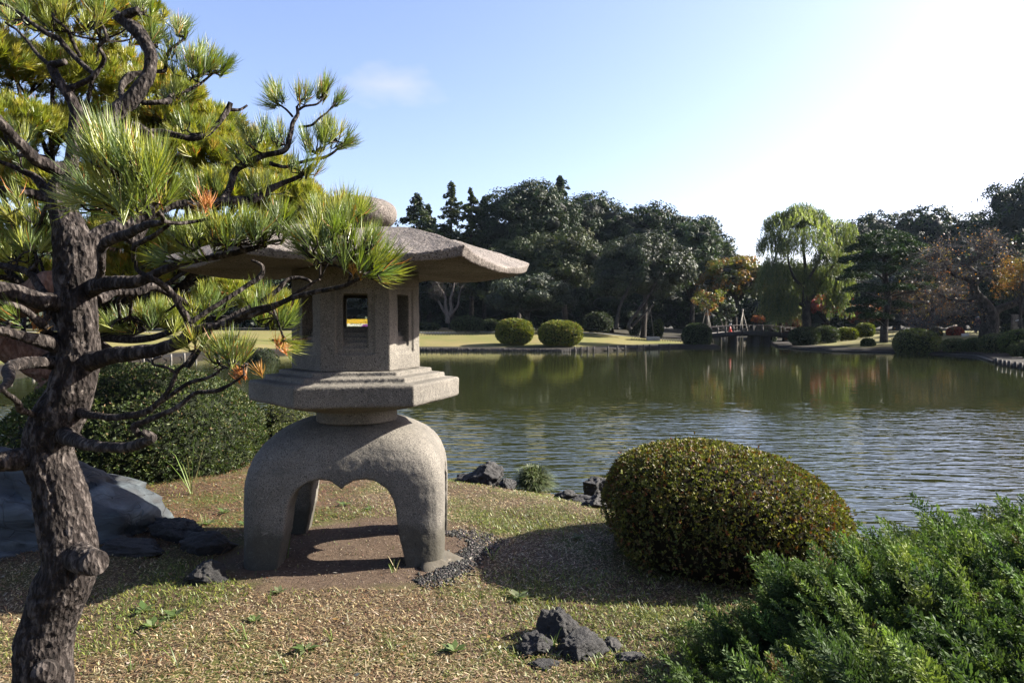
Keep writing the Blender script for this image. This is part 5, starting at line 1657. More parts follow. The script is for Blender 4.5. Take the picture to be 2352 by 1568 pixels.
# willow
def willow():
    Z = 66
    rg = np.random.default_rng(60)
    base = P(1853, 778, Z)
    root = thing('willow_tree', (base[0], Z, hz(base[0], Z)), 'tall pale green weeping willow beside the bridge', 'tree')
    k = Z / 1568
    mb = MB()
    def W(x, y, dz=0): return P(x, y, Z + dz)
    def br(pts):
        add_tube(mb, catmull(np.array([[*W(x, y, d), w * .5 * k] for x, y, d, w in pts]), .3), 9)
    br([(1853, 790, 0, 25), (1853, 760, 0, 20), (1852, 710, 0, 19), (1850, 690, 0, 18)])
    br([(1850, 700, 0, 15), (1848, 670, 0, 10), (1850, 620, .5, 8), (1845, 560, .5, 6), (1850, 490, 0, 3)])
    br([(1852, 700, 0, 10), (1875, 668, 0, 8), (1895, 635, 0, 6), (1920, 600, 0, 4), (1935, 560, 0, 2)])
    br([(1850, 705, 0, 10), (1825, 690, 0, 7), (1800, 668, 0, 6), (1785, 620, 1, 4), (1780, 560, 1, 3)])
    br([(1850, 660, 0, 7), (1825, 640, -1, 6), (1810, 590, -1, 4), (1815, 530, -1, 3)])
    br([(1850, 650, 0, 7), (1880, 600, -1, 5), (1890, 540, -1, 3)])
    mb.build('trunk', M['bark_far'], root, True)
    lobes = [(1838, 492, 0, 38, 32), (1872, 505, 0, 34, 30), (1795, 512, 1, 40, 34), (1925, 530, 0, 40, 32), (1945, 560, 0, 26, 26), (1776, 560, 0, 34, 36), (1850, 560, -2, 62, 45), (1910, 590, -1, 40, 36), (1775, 620, -1, 32, 40), (1820, 625, 1, 45, 40), (1885, 640, 1, 50, 36), (1930, 625, 1, 28, 30), (1772, 680, 0, 22, 26), (1925, 672, 0, 22, 24), (1800, 690, 0, 30, 24)]
    PP, CC, LL = [], [], []
    for x, y, dz, rx_, ry_ in lobes:
        c = W(x, y, dz)
        n_ = int(620 * rx_ / 50)
        d = norm(rg.normal(size=(n_, 3)))
        d[:, 2] = np.abs(d[:, 2]) * 1.15 - .35
        s0 = c + d * np.array([rx_ * k, rx_ * k * .9, ry_ * k]) * rg.uniform(.75, 1.12, (n_, 1))
        cl_ = palette(n_, [(.17, .195, .075), (.12, .15, .062), (.22, .235, .085), (.09, .125, .055)], None, .12, rg)
        ln_ = rg.uniform(.35, 1.3, n_) * (2.0 if y > 600 else 1)
        for i in range(n_):
            m = int(ln_[i] / .10)
            t = np.arange(m) * .10
            sway = rg.normal(0, .16, 2)
            p = s0[i] + np.stack([sway[0] * t + d[i, 0] * .08 * np.sqrt(t), sway[1] * t + d[i, 1] * .08 * np.sqrt(t), -t], -1)
            p = p + rg.normal(0, .05, p.shape)
            PP.append(p); CC.append(np.tile(cl_[i], (m, 1)) * rg.uniform(.8, 1.2, (m, 1)))
    # upward wisps at the top
    for i in range(420):
        x = rg.normal(1850, 45)
        s = W(x, 500 + abs(x - 1845) * .7, rg.normal(0, 1.5))
        m = rg.integers(6, 18)
        t = np.arange(m) * .1
        p = s + np.stack([rg.normal(0, .3) * t, rg.normal(0, .3) * t, t * rg.uniform(.5, 1)], -1)
        PP.append(p); CC.append(np.tile((.17, .19, .07), (m, 1)) * rg.uniform(.8, 1.2, (m, 1)))
    PP = np.vstack(PP); CC = np.vstack(CC)
    n = len(PP)
    up = norm(np.array([0, 0, -1.0]) + rg.normal(0, .35, (n, 3)))
    l = rg.uniform(.18, .34, n)
    v, f, cc = leaf_quads(PP, norm(rg.normal(size=(n, 3))), up, l, l * .22, CC)
    obj('crown', v, f, M['leaf_thin'], root, cc)
willow()

# layered pine right of the willow
def layered_pine():
    Z = 60
    rg = np.random.default_rng(61)
    k = Z / 1568
    b = P(2038, 782, Z)
    root = thing('pine_tree', (b[0], Z, hz(b[0], Z)), 'dark cloud layered pine right of the willow', 'tree')
    mb = MB()
    add_tube(mb, catmull(np.array([[*P(2030, 786, Z), .34], [*P(2032, 740, Z), .3], [*P(2040, 690, Z), .27], [*P(2033, 640, Z), .24], [*P(2030, 590, Z), .12], [*P(2030, 560, Z), .06]]), .4), 12)
    pads = [(2030, 552, 0, 62, 20), (1990, 575, 1, 45, 17), (2075, 572, -1, 50, 17), (2035, 588, -2, 60, 17), (2110, 590, 0, 32, 13), (1968, 602, 0, 40, 15), (2080, 612, -1, 48, 15), (2005, 622, -2, 55, 15), (1960, 640, 1, 35, 12),
            (2100, 640, 1, 38, 13), (1985, 668, -1, 40, 13), (2060, 665, -1.5, 34, 12), (2120, 662, 0, 25, 10), (1990, 700, -1, 42, 13), (2050, 705, 1, 35, 12), (1975, 716, 0, 30, 9), (2010, 730, -1, 32, 10)]
    PP, NN, CC = [], [], []
    for x, y, dz, rx_, ry_ in pads:
        c = P(x, y, Z + dz)
        for q in range(int(rx_ * 1.1)):
            a = rg.uniform(0, 6.28); s = math.sqrt(rg.random())
            cc_ = c + np.array([math.cos(a) * s * rx_ * k, math.sin(a) * s * rx_ * k * .8, (1 - s * s) * ry_ * k * .9])
            m = 42
            e = norm(rg.normal(size=(m, 3)) + np.array([0, 0, .5]))
            PP.append(cc_ + e * np.array([.45, .45, .26]) * rg.uniform(.3, 1, (m, 1)))
            NN.append(norm(e + np.array([0, 0, .6])))
            CC.append(np.tile(palette(1, [(.022, .042, .02), (.034, .058, .024), (.05, .075, .028)], [3, 3, 1], .15, rg), (m, 1)))
        add_tube(mb, catmull(np.array([[*P(2034, y + 22, Z), .08], [*((c + P(2034, y + 22, Z)) / 2), .06], [*(c - np.array([0, 0, .1])), .03]]), .4), 6)
        iv, if_ = ICO[2]
    mb.build('trunk', M['bark_far'], root, True)
    PP, NN, CC = map(np.vstack, (PP, NN, CC))
    n = len(PP)
    l = rg.uniform(.15, .3, n)
    up = norm(NN + rg.normal(0, .5, (n, 3)))
    v, f, cc = leaf_quads(PP, norm(rg.normal(size=(n, 3))), up, l, l * .4, CC * rg.uniform(.8, 1.2, (n, 1)))
    obj('crown', v, f, M['leaf_far'], root, cc)
layered_pine()

# bare branching trees
def bare_tree(name, label, trunk, tips_spec, Z, seed, leaf_cols, nleaf, tm='bark_far', ntw=700, cat='tree', twr=.016, leaf=.11, twigmat='twig', leaffrac=None):
    """trunk: list of polylines in photo measure; twigs grow from limb ends into ellipses"""
    rg = np.random.default_rng(seed)
    k = Z / 1568
    b = P(trunk[0][0][0], trunk[0][0][1], Z)
    root = thing(name, (b[0], Z, hz(b[0], Z)), label, cat)
    mb = MB(); allp = []
    for pl in trunk:
        p4 = np.array([[*P(x, y, Z + d), w * .5 * k] for x, y, d, w in pl])
        q = catmull(p4, .25)
        q[1:-1, :3] += .08 * np.stack([fbm(q[1:-1, :3] * 1.2 + s, 2) for s in (0, 31, 57)], -1)
        add_tube(mb, q, 10)
        allp.append(q)
    allp = np.vstack(allp)
    mb.build('trunk', M[tm], root, True)
    tw = MB(); ends = []
    for x, y, rx_, ry_, n_, droop in tips_spec:
        for _ in range(n_):
            a = rg.uniform(0, 6.28); s = math.sqrt(rg.random())
            e = P(x + rx_ * s * math.cos(a), y + ry_ * s * math.sin(a), Z + rg.normal(0, 1.6))
            dd = np.linalg.norm(allp[:, :3] - e, axis=1)
            s0 = allp[np.argmin(dd * rg.uniform(.8, 1.2, len(dd)))]
            L = np.linalg.norm(e - s0[:3])
            nseg = 4
            pts = [[*s0[:3], min(twr * 2.2, s0[3] * .6)]]
            for q in range(1, nseg + 1):
                t = q / nseg
                w = s0[:3] * (1 - t) + e * t + rg.normal(0, .09, 3) * L * .6 * (1 - t * .5) + np.array([0, 0, 1]) * L * .22 * droop * math.sin(t * math.pi)
                pts.append([*w, twr * (1.6 - 1.2 * t)])
            pts = np.array(pts)
            add_tube(tw, catmull(pts, .35), 4)
            for q in range(5):
                o = pts[rg.integers(1, nseg + 1)][:3]
                d = norm(rg.normal(size=3) + np.array([0, 0, -.5 if droop > 0 else .3]) * abs(droop))
                e2 = o + d * rg.uniform(.3, .9)
                m2 = (o + e2) / 2 + rg.normal(0, .05, 3)
                add_tube(tw, np.array([[*o, twr * .7], [*m2, twr * .55], [*e2, twr * .35]]), 3)
                ends.append(e2); ends.append(m2)
    tw.build('twigs', M[twigmat], root)
    if nleaf:
        ends = np.array(ends)
        p = ends[rg.integers(0, len(ends), nleaf)] + rg.normal(0, .12, (nleaf, 3))
        l = leaf * rg.uniform(.7, 1.5, nleaf)
        v, f, cc = leaf_quads(p, norm(rg.normal(size=(nleaf, 3))), norm(rg.normal(size=(nleaf, 3)) + np.array([0, 0, -.6])), l, l * .6, palette(nleaf, leaf_cols, None, .2, rg))
        obj('leaves', v, f, M['leaf_thin'], root, cc)
    return root
AUT = [(.5, .2, .05), (.4, .26, .07), (.36, .12, .04), (.2, .14, .05)]
bare_tree('cherry_tree', 'old cherry with a thick mossy forked trunk and sparse orange leaves at the right',
    [[(2270, 790, 0, 48), (2271, 765, 0, 38), (2274, 735, 0, 36), (2270, 712, 0, 32), (2258, 690, 0, 20), (2240, 668, 0, 18), (2238, 650, 0, 17), (2252, 636, 0, 15), (2264, 628, 0, 13), (2283, 625, 0, 9), (2283, 605, 0, 5)],
     [(2278, 728, 0, 24), (2292, 712, 0, 18), (2320, 700, 0, 15), (2352, 690, 0, 14), (2400, 672, 0, 10)],
     [(2258, 700, 0, 14), (2244, 686, 0, 12), (2225, 692, 0, 8), (2195, 690, 0, 6), (2165, 680, 0, 3)],
     [(2255, 634, 0, 12), (2238, 622, 0, 9), (2225, 610, 0, 7), (2245, 592, 0, 6), (2262, 580, 0, 4), (2280, 555, 0, 3)],
     [(2240, 655, 0, 9), (2215, 640, 0, 8), (2190, 632, 0, 7), (2172, 610, 0, 5), (2160, 585, 0, 3)],
     [(2245, 690, 0, 8), (2200, 720, -1, 6), (2140, 745, -1, 4), (2100, 760, -1, 3)]],
    [(2230, 590, 130, 60, 150, .5), (2150, 620, 90, 50, 100, .5), (2130, 740, 90, 35, 90, 1.0), (2200, 730, 70, 40, 80, 1.0), (2320, 620, 60, 60, 70, .5), (2270, 550, 70, 30, 50, .3), (2180, 690, 70, 40, 60, .8)],
    55, 71, AUT, 1500)
bare_tree('cherry_tree', 'second bare cherry with a dark leaning trunk behind the broad clipped shrub',
    [[(2135, 785, 0, 18), (2130, 760, 0, 17), (2135, 740, 0, 15), (2142, 715, 0, 13), (2140, 690, 0, 9), (2150, 655, 0, 6), (2145, 620, 0, 3)],
     [(2142, 712, 0, 8), (2170, 690, 0, 6), (2200, 680, 0, 4)], [(2140, 700, 0, 7), (2115, 690, 0, 5), (2090, 660, 0, 3)]],
    [(2130, 630, 80, 50, 110, .3), (2080, 690, 60, 40, 60, .5), (2180, 660, 60, 50, 60, .5)], 62, 72, AUT, 700)
bare_tree('bare_tree', 'pale bare tree with upright forked limbs under the lantern eave',
    [[(1028, 742, 0, 12), (1028, 728, 0, 10), (1024, 705, 0, 7), (1022, 680, 0, 5), (1010, 660, 0, 3), (1000, 645, 0, 2)],
     [(1028, 730, 0, 9), (1036, 712, 0, 7), (1034, 690, 0, 6), (1040, 665, 0, 4), (1046, 640, 0, 2)],
     [(1030, 728, 0, 8), (1042, 715, 0, 6), (1052, 700, 0, 5), (1054, 680, 0, 3), (1062, 655, 0, 2)],
     [(1026, 725, 0, 7), (1016, 708, 0, 6), (1008, 690, 0, 4)]],
    [(1030, 660, 45, 30, 70, 0), (1000, 660, 35, 25, 30, 0)], 82, 73, AUT, 0, tm='bark_pale', twigmat='bark_far', twr=.012)
# two dark trunks of the spreading evergreen
ev = [o for o in bpy.data.objects if o.get('label', '').startswith('spreading evergreen')][0]
mb = MB()
for pl in ([(1415, 757, 0, 12), (1418, 735, 0, 9), (1425, 700, 0, 7), (1450, 650, 0, 4)], [(1447, 757, 0, 14), (1445, 742, 0, 8), (1465, 715, 0, 7), (1495, 670, 0, 6), (1520, 620, 0, 4)], [(1450, 750, 0, 7), (1475, 725, 0, 5), (1500, 700, 0, 4)]):
    add_tube(mb, catmull(np.array([[*P(x, y, 73), w * .5 * 73 / 1568] for x, y, d, w in pl]), .4), 9)
o2 = mb.build('side_trunks', M['bark_far'], ev, True)

# ------------------------------------------------------------------ clipped domes on the far bank
def far_dome(x0, x1, y0, y1, Z, lab, cols, w=None, seed=0, shoots=900, mat='leaf', name='clipped_shrub', core=(.012, .016, .006), ln=None, low=-.85):
    cx = (x0 + x1) / 2
    hw = (x1 - x0) / 2 * Z / 1568
    t, b = P(cx, y0, Z), P(cx, y1, Z)
    rz = (t[2] - b[2]) / 2 * 1.0
    cz = (t[2] + b[2]) / 2
    g = hz(cx_ := P(cx, y0, Z)[0], Z)
    cz2 = (t[2] + min(b[2], g)) / 2
    return shrub(name, (t[0], Z, cz2), (hw, hw * .85, t[2] - cz2), shoots, 4, ln or Z * .0026, .55, cols, w, M[mat], lab, seed=seed + 300, low=low, core=core, group='clipped shrubs on the far banks')
GD = [(.2, .215, .03), (.26, .25, .035), (.13, .15, .025), (.26, .16, .04)]
DG = [(.04, .06, .02), (.06, .08, .025), (.03, .042, .016)]
far_dome(1139, 1224, 733, 789, 60.5, 'left of the two large round golden green clipped domes by the far water', GD, [4, 3, 3, .6], 1, 3200)
far_dome(1237, 1337, 737, 796, 58.8, 'right and larger of the two golden green clipped domes by the far water', GD, [4, 3, 3, .6], 2, 3600)
far_dome(1037, 1111, 727, 759, 72, 'dark clipped dome beyond the hoop fence under the lantern eave', DG, None, 3, 1500)
far_dome(1340, 1407, 718, 756, 80, 'clipped dome with a sunlit edge behind the two dark trunks', DG, None, 4, 700)
far_dome(1446, 1468, 736, 752, 82, 'smallest round shrub left of the stone block', DG, None, 5, 400)
far_dome(1480, 1502, 736, 752, 84, 'small round shrub behind the stone block', DG, None, 6, 400)
far_dome(1501, 1522, 735, 752, 83, 'small sunlit shrub right of the stone block', [(.12, .15, .03), (.06, .08, .02)], None, 7, 400)
far_dome(1569, 1632, 743, 800, 67, 'dark overhanging shrub at the left end of the bridge', DG, None, 8, 1500)
far_dome(1815, 1880, 752, 795, 65, 'dark green shrub at the foot of the willow', DG, None, 9, 1300)
far_dome(1870, 1925, 750, 782, 66, 'low leafy shrub right of the willow trunk', [(.08, .1, .03), (.05, .07, .02)], None, 10, 1000)
far_dome(1795, 1846, 733, 756, 80, 'rusty red dome shaped maple behind the bridge rail', [(.24, .09, .04), (.15, .07, .035)], None, 11, 900, core=(.05, .02, .012))
far_dome(1923, 1968, 753, 773, 68, 'low yellow green clipped shrub near the pine', [(.24, .25, .03), (.16, .18, .025)], None, 12, 700)
far_dome(1968, 2006, 743, 769, 72, 'round lime green shrub left of the layered pine trunk', [(.22, .24, .035), (.12, .14, .025)], None, 13, 700)
far_dome(1980, 2007, 778, 800, 58, 'small dark ball shrub close to the water below the pine', DG, None, 14, 500)
far_dome(2058, 2152, 756, 800, 52, 'broad clipped shrub veiled by bare twigs', [(.1, .12, .03), (.06, .08, .022), (.14, .15, .045)], None, 15, 2200)
far_dome(2138, 2161, 753, 778, 62, 'dark round shrub behind the broad clipped one', DG, None, 16, 500)
far_dome(2145, 2168, 783, 794, 54, 'tiny dark shrub between two clipped shrubs', DG, None, 17, 250)
far_dome(2166, 2218, 779, 808, 50, 'left one of the row of clipped shrubs by the right bank', [(.09, .11, .03), (.05, .07, .02), (.16, .16, .07)], None, 18, 1200)
far_dome(2217, 2256, 778, 806, 49, 'second of the row of clipped shrubs by the right bank', [(.09, .11, .03), (.05, .07, .02)], None, 19, 1000)
far_dome(2252, 2316, 768, 808, 47, 'third and broader clipped shrub of the right bank row', [(.09, .11, .03), (.05, .07, .02), (.16, .16, .07)], None, 20, 1700)
far_dome(2304, 2400, 757, 808, 44, 'largest clipped shrub at the right edge', [(.11, .14, .03), (.06, .09, .02)], None, 21, 2600)
far_dome(2322, 2350, 792, 813, 42, 'small shrub in front of the largest one at the right edge', [(.1, .12, .03), (.06, .08, .02)], None, 22, 600)
far_dome(2345, 2400, 780, 822, 40, 'shrub cut by the right edge near the water', [(.08, .1, .03), (.05, .07, .02)], None, 23, 900)
far_dome(2178, 2210, 752, 776, 62, 'low scarlet shrub left of the old cherry trunk', [(.42, .05, .03), (.28, .04, .025)], None, 24, 700, core=(.08, .015, .01))
far_dome(2262, 2312, 763, 785, 60, 'dark low shrub behind the old cherry trunk', DG, None, 25, 500)
far_dome(2300, 2345, 745, 780, 64, 'dark shrub under the signpost', DG, None, 26, 500)
far_dome(1760, 1785, 741, 760, 78, 'grey round shrub seen through the bridge rail', [(.12, .15, .1), (.08, .1, .06)], None, 27, 400)
far_dome(560, 640, 800, 822, 40, 'low dark shrub at the left bank behind the pine branches', DG, None, 28, 500)
far_dome(930, 1010, 742, 752, 86, 'long low hedge at the wood edge under the eave', DG, None, 29, 500)
far_dome(1105, 1150, 735, 756, 78, 'dark shrub behind the left golden dome', DG, None, 30, 500)

# ------------------------------------------------------------------ shoreline stakes
def stake(seed, h=.5, r=.07):
    mb = MB()
    rg = np.random.default_rng(seed)
    add_tube(mb, np.array([[0, 0, -.35, r], [0, 0, h * .5, r * rg.uniform(.9, 1.05)], [rg.normal(0, .01), 0, h, r * .95]]), 9)
    return mb
# posts along the edge
def shore_walk(x):
    """water-edge point of the far bank at photo column x"""
    xs = np.array([q[0] for q in far_px] + [q[0] for q in far2_px]); ys = np.array([q[1] for q in far_px] + [q[1] for q in far2_px])
    y = np.interp(x, xs, ys)
    Z = wy(y)
    return P(x, y, Z)
def outward(p, d):
    e = .3
    gx0 = float(pond_sd(np.array([p[0] + e]), np.array([p[1]]))[0] - pond_sd(np.array([p[0] - e]), np.array([p[1]]))[0])
    gy0 = float(pond_sd(np.array([p[0]]), np.array([p[1] + e]))[0] - pond_sd(np.array([p[0]]), np.array([p[1] - e]))[0])
    L = math.hypot(gx0, gy0) + 1e-9
    return p[0] - gx0 / L * d, p[1] - gy0 / L * d
st = None
big_x = [1319, 1334, 1348, 1362, 1395, 1416, 1434, 1462, 1476, 1490, 1512, 1535, 2292, 2303, 2312, 2322, 2336, 2349, 2362]
for k, x in enumerate(big_x):
    if st is None:
        o = stake(1, .42, .075).build('shore_stake', M['wood_dark'], None, True); st = o
    else:
        o = st.copy(); C.objects.link(o)
    p = shore_walk(x)
    ox, oy = outward(p, .08)
    o.location = (ox, oy, WATER)
    o.scale = (1, 1, 1 if x < 2000 else .8)
    tag(o, 'short dark timber stake at the edge of the far pond bank', 'stake', 'timber stakes along the far bank')
st2 = None
for k, x in enumerate([268, 327, 347, 390, 420, 447, 72, 90, 123, 20, 500, 540]):
    if st2 is None:
        o = stake(2, .42, .065).build('shore_stake', M['wood_grey'], None, True); st2 = o
    else:
        o = st2.copy(); C.objects.link(o)
    p = shore_walk(x)
    ox, oy = outward(p, .10)
    o.location = (ox, oy, WATER)
    tag(o, 'grey timber stake at the left pond bank behind the pine branches', 'stake', 'timber stakes along the left bank')
# continuous low palisade of small stakes from the lantern to the domes
pal = thing('palisade_edging', (*shore_walk(1150)[:2], WATER), 'low dark palisade holding the edge of the far lawn', 'edging')
mb = MB()
rg = np.random.default_rng(8)
x = 700.0
while x < 1330:
    p = shore_walk(x)
    ox, oy = outward(p, .03)
    h = rg.uniform(.17, .30)
    add_tube(mb, np.array([[ox, oy, WATER - .3, .065], [ox + rg.normal(0, .01), oy, WATER + h, .06]]), 6)
    x += 3.6
o = mb.build('stakes', M['wood_dark'], pal)
o['kind'] = 'stuff'
mb = MB()
pts = []
for x in np.arange(1790, 2290, 12):
    p = shore_walk(x); ox, oy = outward(p, .03); pts.append([ox, oy, WATER + .06, .07])
add_tube(mb, np.array(pts), 6)
lg = mb.build('log_edging', M['wood_dark'])
tag(lg, 'long dark log edging along the right bank', 'edging')

# ------------------------------------------------------------------ hoop fences
def hoop_fence(pts, lab, w=.55, h=.42):
    root = thing('hoop_fence', (*pts[0], hz(*pts[0])), lab, 'fence')
    p = catmull(np.array([[a, b, 0] for a, b in pts], float), .3)
    ns_ = 0
    for i in range(0, len(p) - 2, 1):
        a, b = p[i], p[i + 2]
        if ns_ >= 95: break
        za, zb = hz(*a[:2]), hz(*b[:2])
        q = []
        for t in np.linspace(0, 1, 9):
            q.append([*(a[:2] * (1 - t) + b[:2] * t), (za * (1 - t) + zb * t) - .03 + h * (1 - (2 * t - 1) ** 2) ** .6, .012])
        mb = MB(); add_tube(mb, np.array(q), 4)
        mb.build('hoop', M['iron'], root)
        ns_ += 1
    return root
def w2(x, Z): return ((x - 1176) / 1568 * Z, Z)
hoop_fence([w2(955, 68.5), w2(1040, 68.3), w2(1138, 68.8)], 'row of low dark hoops before the path under the lantern eave')
hoop_fence([w2(1450, 71.0), w2(1510, 71.5), w2(1575, 72.0)], 'row of low hoops either side of the pale stone block')

# stone block
p = P(1498, 758, 71.5)
mb = MB(); box(mb, (p[0], 71.0, hz(p[0], 71) + .2), (1.3, .5, .42), .05)
o = mb.build('stone_block', M['box_stone'])
md = o.modifiers.new('b', 'BEVEL'); md.width = .03; md.segments = 2
tag(o, 'pale rectangular stone block at the edge of the far lawn', 'stone block')
# small white notice at the left
p = P(1063, 747, 80)
mb = MB(); box(mb, (p[0], 80, hz(p[0], 80) + .25), (.75, .3, .5), .05)
o = mb.build('stone_block', M['white'])
md = o.modifiers.new('b', 'BEVEL'); md.width = .03; md.segments = 2
tag(o, 'small white block beside the dark clipped dome', 'stone block')

# flower bed seen through the lantern window
bed = thing('flower_bed', (-17.2, 76, hz(-17.2, 76)), 'bed of yellow white and purple chrysanthemums seen through the lantern window', 'flower bed')
rg = np.random.default_rng(9)
n = 14000
fx = rg.uniform(-2.6, 2.6, n); fy = rg.uniform(-1.6, 1.6, n)
ok = (fx / 2.6) ** 2 + (fy / 1.6) ** 2 < 1
fx, fy = fx[ok], fy[ok]; n = len(fx)
band = -fy / 1.6 + .12 * fbm(np.stack([fx * 2, fy * 2, fx * 0], -1), 2)
fz = .62 + .72 * sm(-.9, .9, -band) + rg.normal(0, .02, n)
fc = np.where((band < .2)[:, None], palette(n, [(.8, .48, .03), (.75, .55, .06)], None, .08, rg), palette(n, [(.8, .78, .8), (.75, .7, .8)], None, .06, rg))
pu = (fx > .75) & (band > .35)
fc[pu] = palette(int(pu.sum()), [(.22, .04, .3), (.3, .08, .4)], None, .1, rg)
pos = np.stack([fx - 17.2, fy + 76, fz + hz(-17.2, 76)], -1)
v, f, cc = leaf_quads(pos, norm(rg.normal(0, .5, (n, 3)) + np.array([0, -.4, 1])), norm(rg.normal(size=(n, 3)) * np.array([1, 1, .3])), .14, .13, fc)
obj('blossoms', v, f, M['leaf_thin'], bed, cc)
mb = MB(); iv, if_ = ICO[3]
mb.add(iv * np.array([2.6, 1.6, .85]) + np.array([-17.2, 76, hz(-17.2, 76) + .02]), if_, np.array([.05, .07, .02]))
mb.build('greenery', M['core'], bed, True)

# ------------------------------------------------------------------ bridge
BZ = 68.0
bx0, bx1 = P(1626, 766, BZ)[0], P(1832, 766, BZ)[0]
gb = hz(bx0, BZ)
bridge = thing('footbridge', ((bx0 + bx1) / 2, BZ, WATER), 'low arched timber footbridge with dark railings', 'bridge')
def deck_z(x):
    t = (x - bx0) / (bx1 - bx0)
    return P(1176, 768, BZ)[2] + .30 * (1 - (2 * t - 1) ** 2)
xs = np.linspace(bx0 - .6, bx1 + .8, 30)
def beam(y0, y1, z0, z1, mat, name):
    mb = MB()
    v, f = [], []
    for x in xs:
        d = deck_z(x)
        v += [(x, y0, d + z0), (x, y1, d + z0), (x, y1, d + z1), (x, y0, d + z1)]
    n = len(xs)
    f = [[i * 4 + k, i * 4 + (k + 1) % 4, (i + 1) * 4 + (k + 1) % 4, (i + 1) * 4 + k] for i in range(n - 1) for k in range(4)]
    f += [[0, 3, 2, 1], [(n - 1) * 4, (n - 1) * 4 + 1, (n - 1) * 4 + 2, (n - 1) * 4 + 3]]
    mb.add(v, f)
    return mb.build(name, mat, bridge)
beam(BZ - .05, BZ + 2.4, -.06, .02, M['deck'], 'deck')
beam(BZ - .2, BZ - .053, -.42, .05, M['wood_dark'], 'girder')
beam(BZ + 2.41, BZ + 2.55, -.42, .05, M['wood_dark'], 'girder')
for yy in (BZ - .12, BZ + 2.47):
    mb = MB(); add_tube(mb, np.array([[x, yy, deck_z(x) + .62, .05] for x in xs]), 8); mb.build('handrail', M['bark_pale'], bridge)
    mb = MB(); add_tube(mb, np.array([[x, yy, deck_z(x) + .30, .028] for x in xs]), 6); mb.build('middle_rail', M['wood_dark'], bridge)
for k, px in enumerate([1633, 1647, 1666, 1683, 1703, 1719, 1733, 1750, 1771, 1791, 1815, 1825]):
    x = P(px, 766, BZ)[0]
    thick = px in (1666, 1703, 1750, 1791)
    for yy in ((BZ - .12, BZ + 2.47) if k % 1 == 0 else ()):
        mb = MB(); w = .15 if thick else .09
        z0, z1 = deck_z(x) - (.38 if thick else 0) + .0, deck_z(x) + (.64 if thick else .60)
        box(mb, (x, yy - (.02 if thick else 0), (z0 + z1) / 2), (w, w + .02, z1 - z0))
        mb.build('rail_post', M['wood_dark'], bridge)
for px, w in ((1740, .62), (1767, .4), (1690, .3)):
    x = P(px, 780, BZ)[0]
    mb = MB(); box(mb, (x, BZ + 1.1, (WATER - .5 + deck_z(x) - .2) / 2), (w, 1.9, deck_z(x) - .2 - WATER + .5))
    mb.build('pier', M['wood_dark'], bridge)

# cone
p = P(1677, 762, BZ + .9)
mb = MB()
zc = deck_z(p[0]) + .02
seg = 14
add_tube(mb, np.array([[p[0], BZ + .9, zc + .03, .17], [p[0], BZ + .9, zc + .3, .10], [p[0], BZ + .9, zc + .62, .035]]), seg)
box(mb, (p[0], BZ + .9, zc + .02), (.4, .4, .04))
o = mb.build('traffic_cone', M['cone'], None)
tag(o, 'bright red orange traffic cone standing on the footbridge', 'cone')
# lantern-like pedestal behind the cone
p = P(1677, 747, 76)
lp_ = thing('marker_post', (p[0], 76, hz(p[0], 76)), 'short grey post with a pale cap behind the traffic cone', 'post')
mb = MB(); add_tube(mb, np.array([[p[0], 76, hz(p[0], 76) - .1, .11], [p[0], 76, p[2], .11]]), 10); mb.build('post', M['wood_dark'], lp_)
mb = MB(); add_tube(mb, np.array([[p[0], 76, p[2] + .002, .13], [p[0], 76, p[2] + .2, .13]]), 10); mb.build('cap', M['white'], lp_)

# staked young trees
def staked(name, lab, apex, feet, Z, crown=None):
    p = P(*apex, Z)
    g = hz(p[0], Z)
    root = thing(name, (p[0], Z, g), lab, 'tree' if crown else 'tree support')
    for k, (fx_, dz) in enumerate(feet):
        q = P(fx_, 760, Z + dz)
        mb = MB(); add_tube(mb, np.array([[q[0], Z + dz, hz(q[0], Z + dz) - .05, .035], [p[0] + (q[0] - p[0]) * -.06, Z, p[2] + .1, .03]]), 6)
        mb.build('support_pole', M['cane'], root)
    return root, p, g
r1, p1, g1 = staked('young_tree', 'staked young tree with olive and orange leaves at the left end of the bridge', (1623, 700), [(1605, 1), (1640, -.5), (1633, -1.5)], 73, True)
rg = np.random.default_rng(90)
mb = MB()
add_tube(mb, np.array([[p1[0] + .1, 73, g1 - .1, .06], [p1[0], 73, p1[2], .045], [p1[0] - .1, 73, P(1618, 668, 73)[2], .02]]), 7)
for k in range(14):
    a = rg.uniform(0, 6.28)
    b0 = np.array([p1[0], 73, P(0, rg.uniform(680, 712), 73)[2]])
    add_tube(mb, np.array([[*b0, .02], [*(b0 + np.array([math.cos(a) * .5, math.sin(a) * .5, .5])), .014], [*(b0 + np.array([math.cos(a) * .9, math.sin(a) * .9, 1.3])), .006]]), 4)
mb.build('trunk', M['bark_pale'], r1)
lb = [(P(x, y, 73), np.array([q * 73 / 1568] * 3)) for x, y, q in [(1605, 690, 14), (1628, 700, 18), (1645, 690, 13), (1618, 682, 14), (1636, 715, 10), (1655, 675, 9)]]
crown_mesh(lb, 120, .35, 16, .2, [(.2, .19, .04), (.13, .15, .04), (.32, .14, .05)], None, rg, M['leaf_thin'], r1, corek=0)
r2, p2, g2 = staked('support_tripod', 'tall tripod of pale poles behind the bridge', (1706, 712), [(1687, -1), (1698, .8), (1733, 0), (1706, 1.2)], 76)
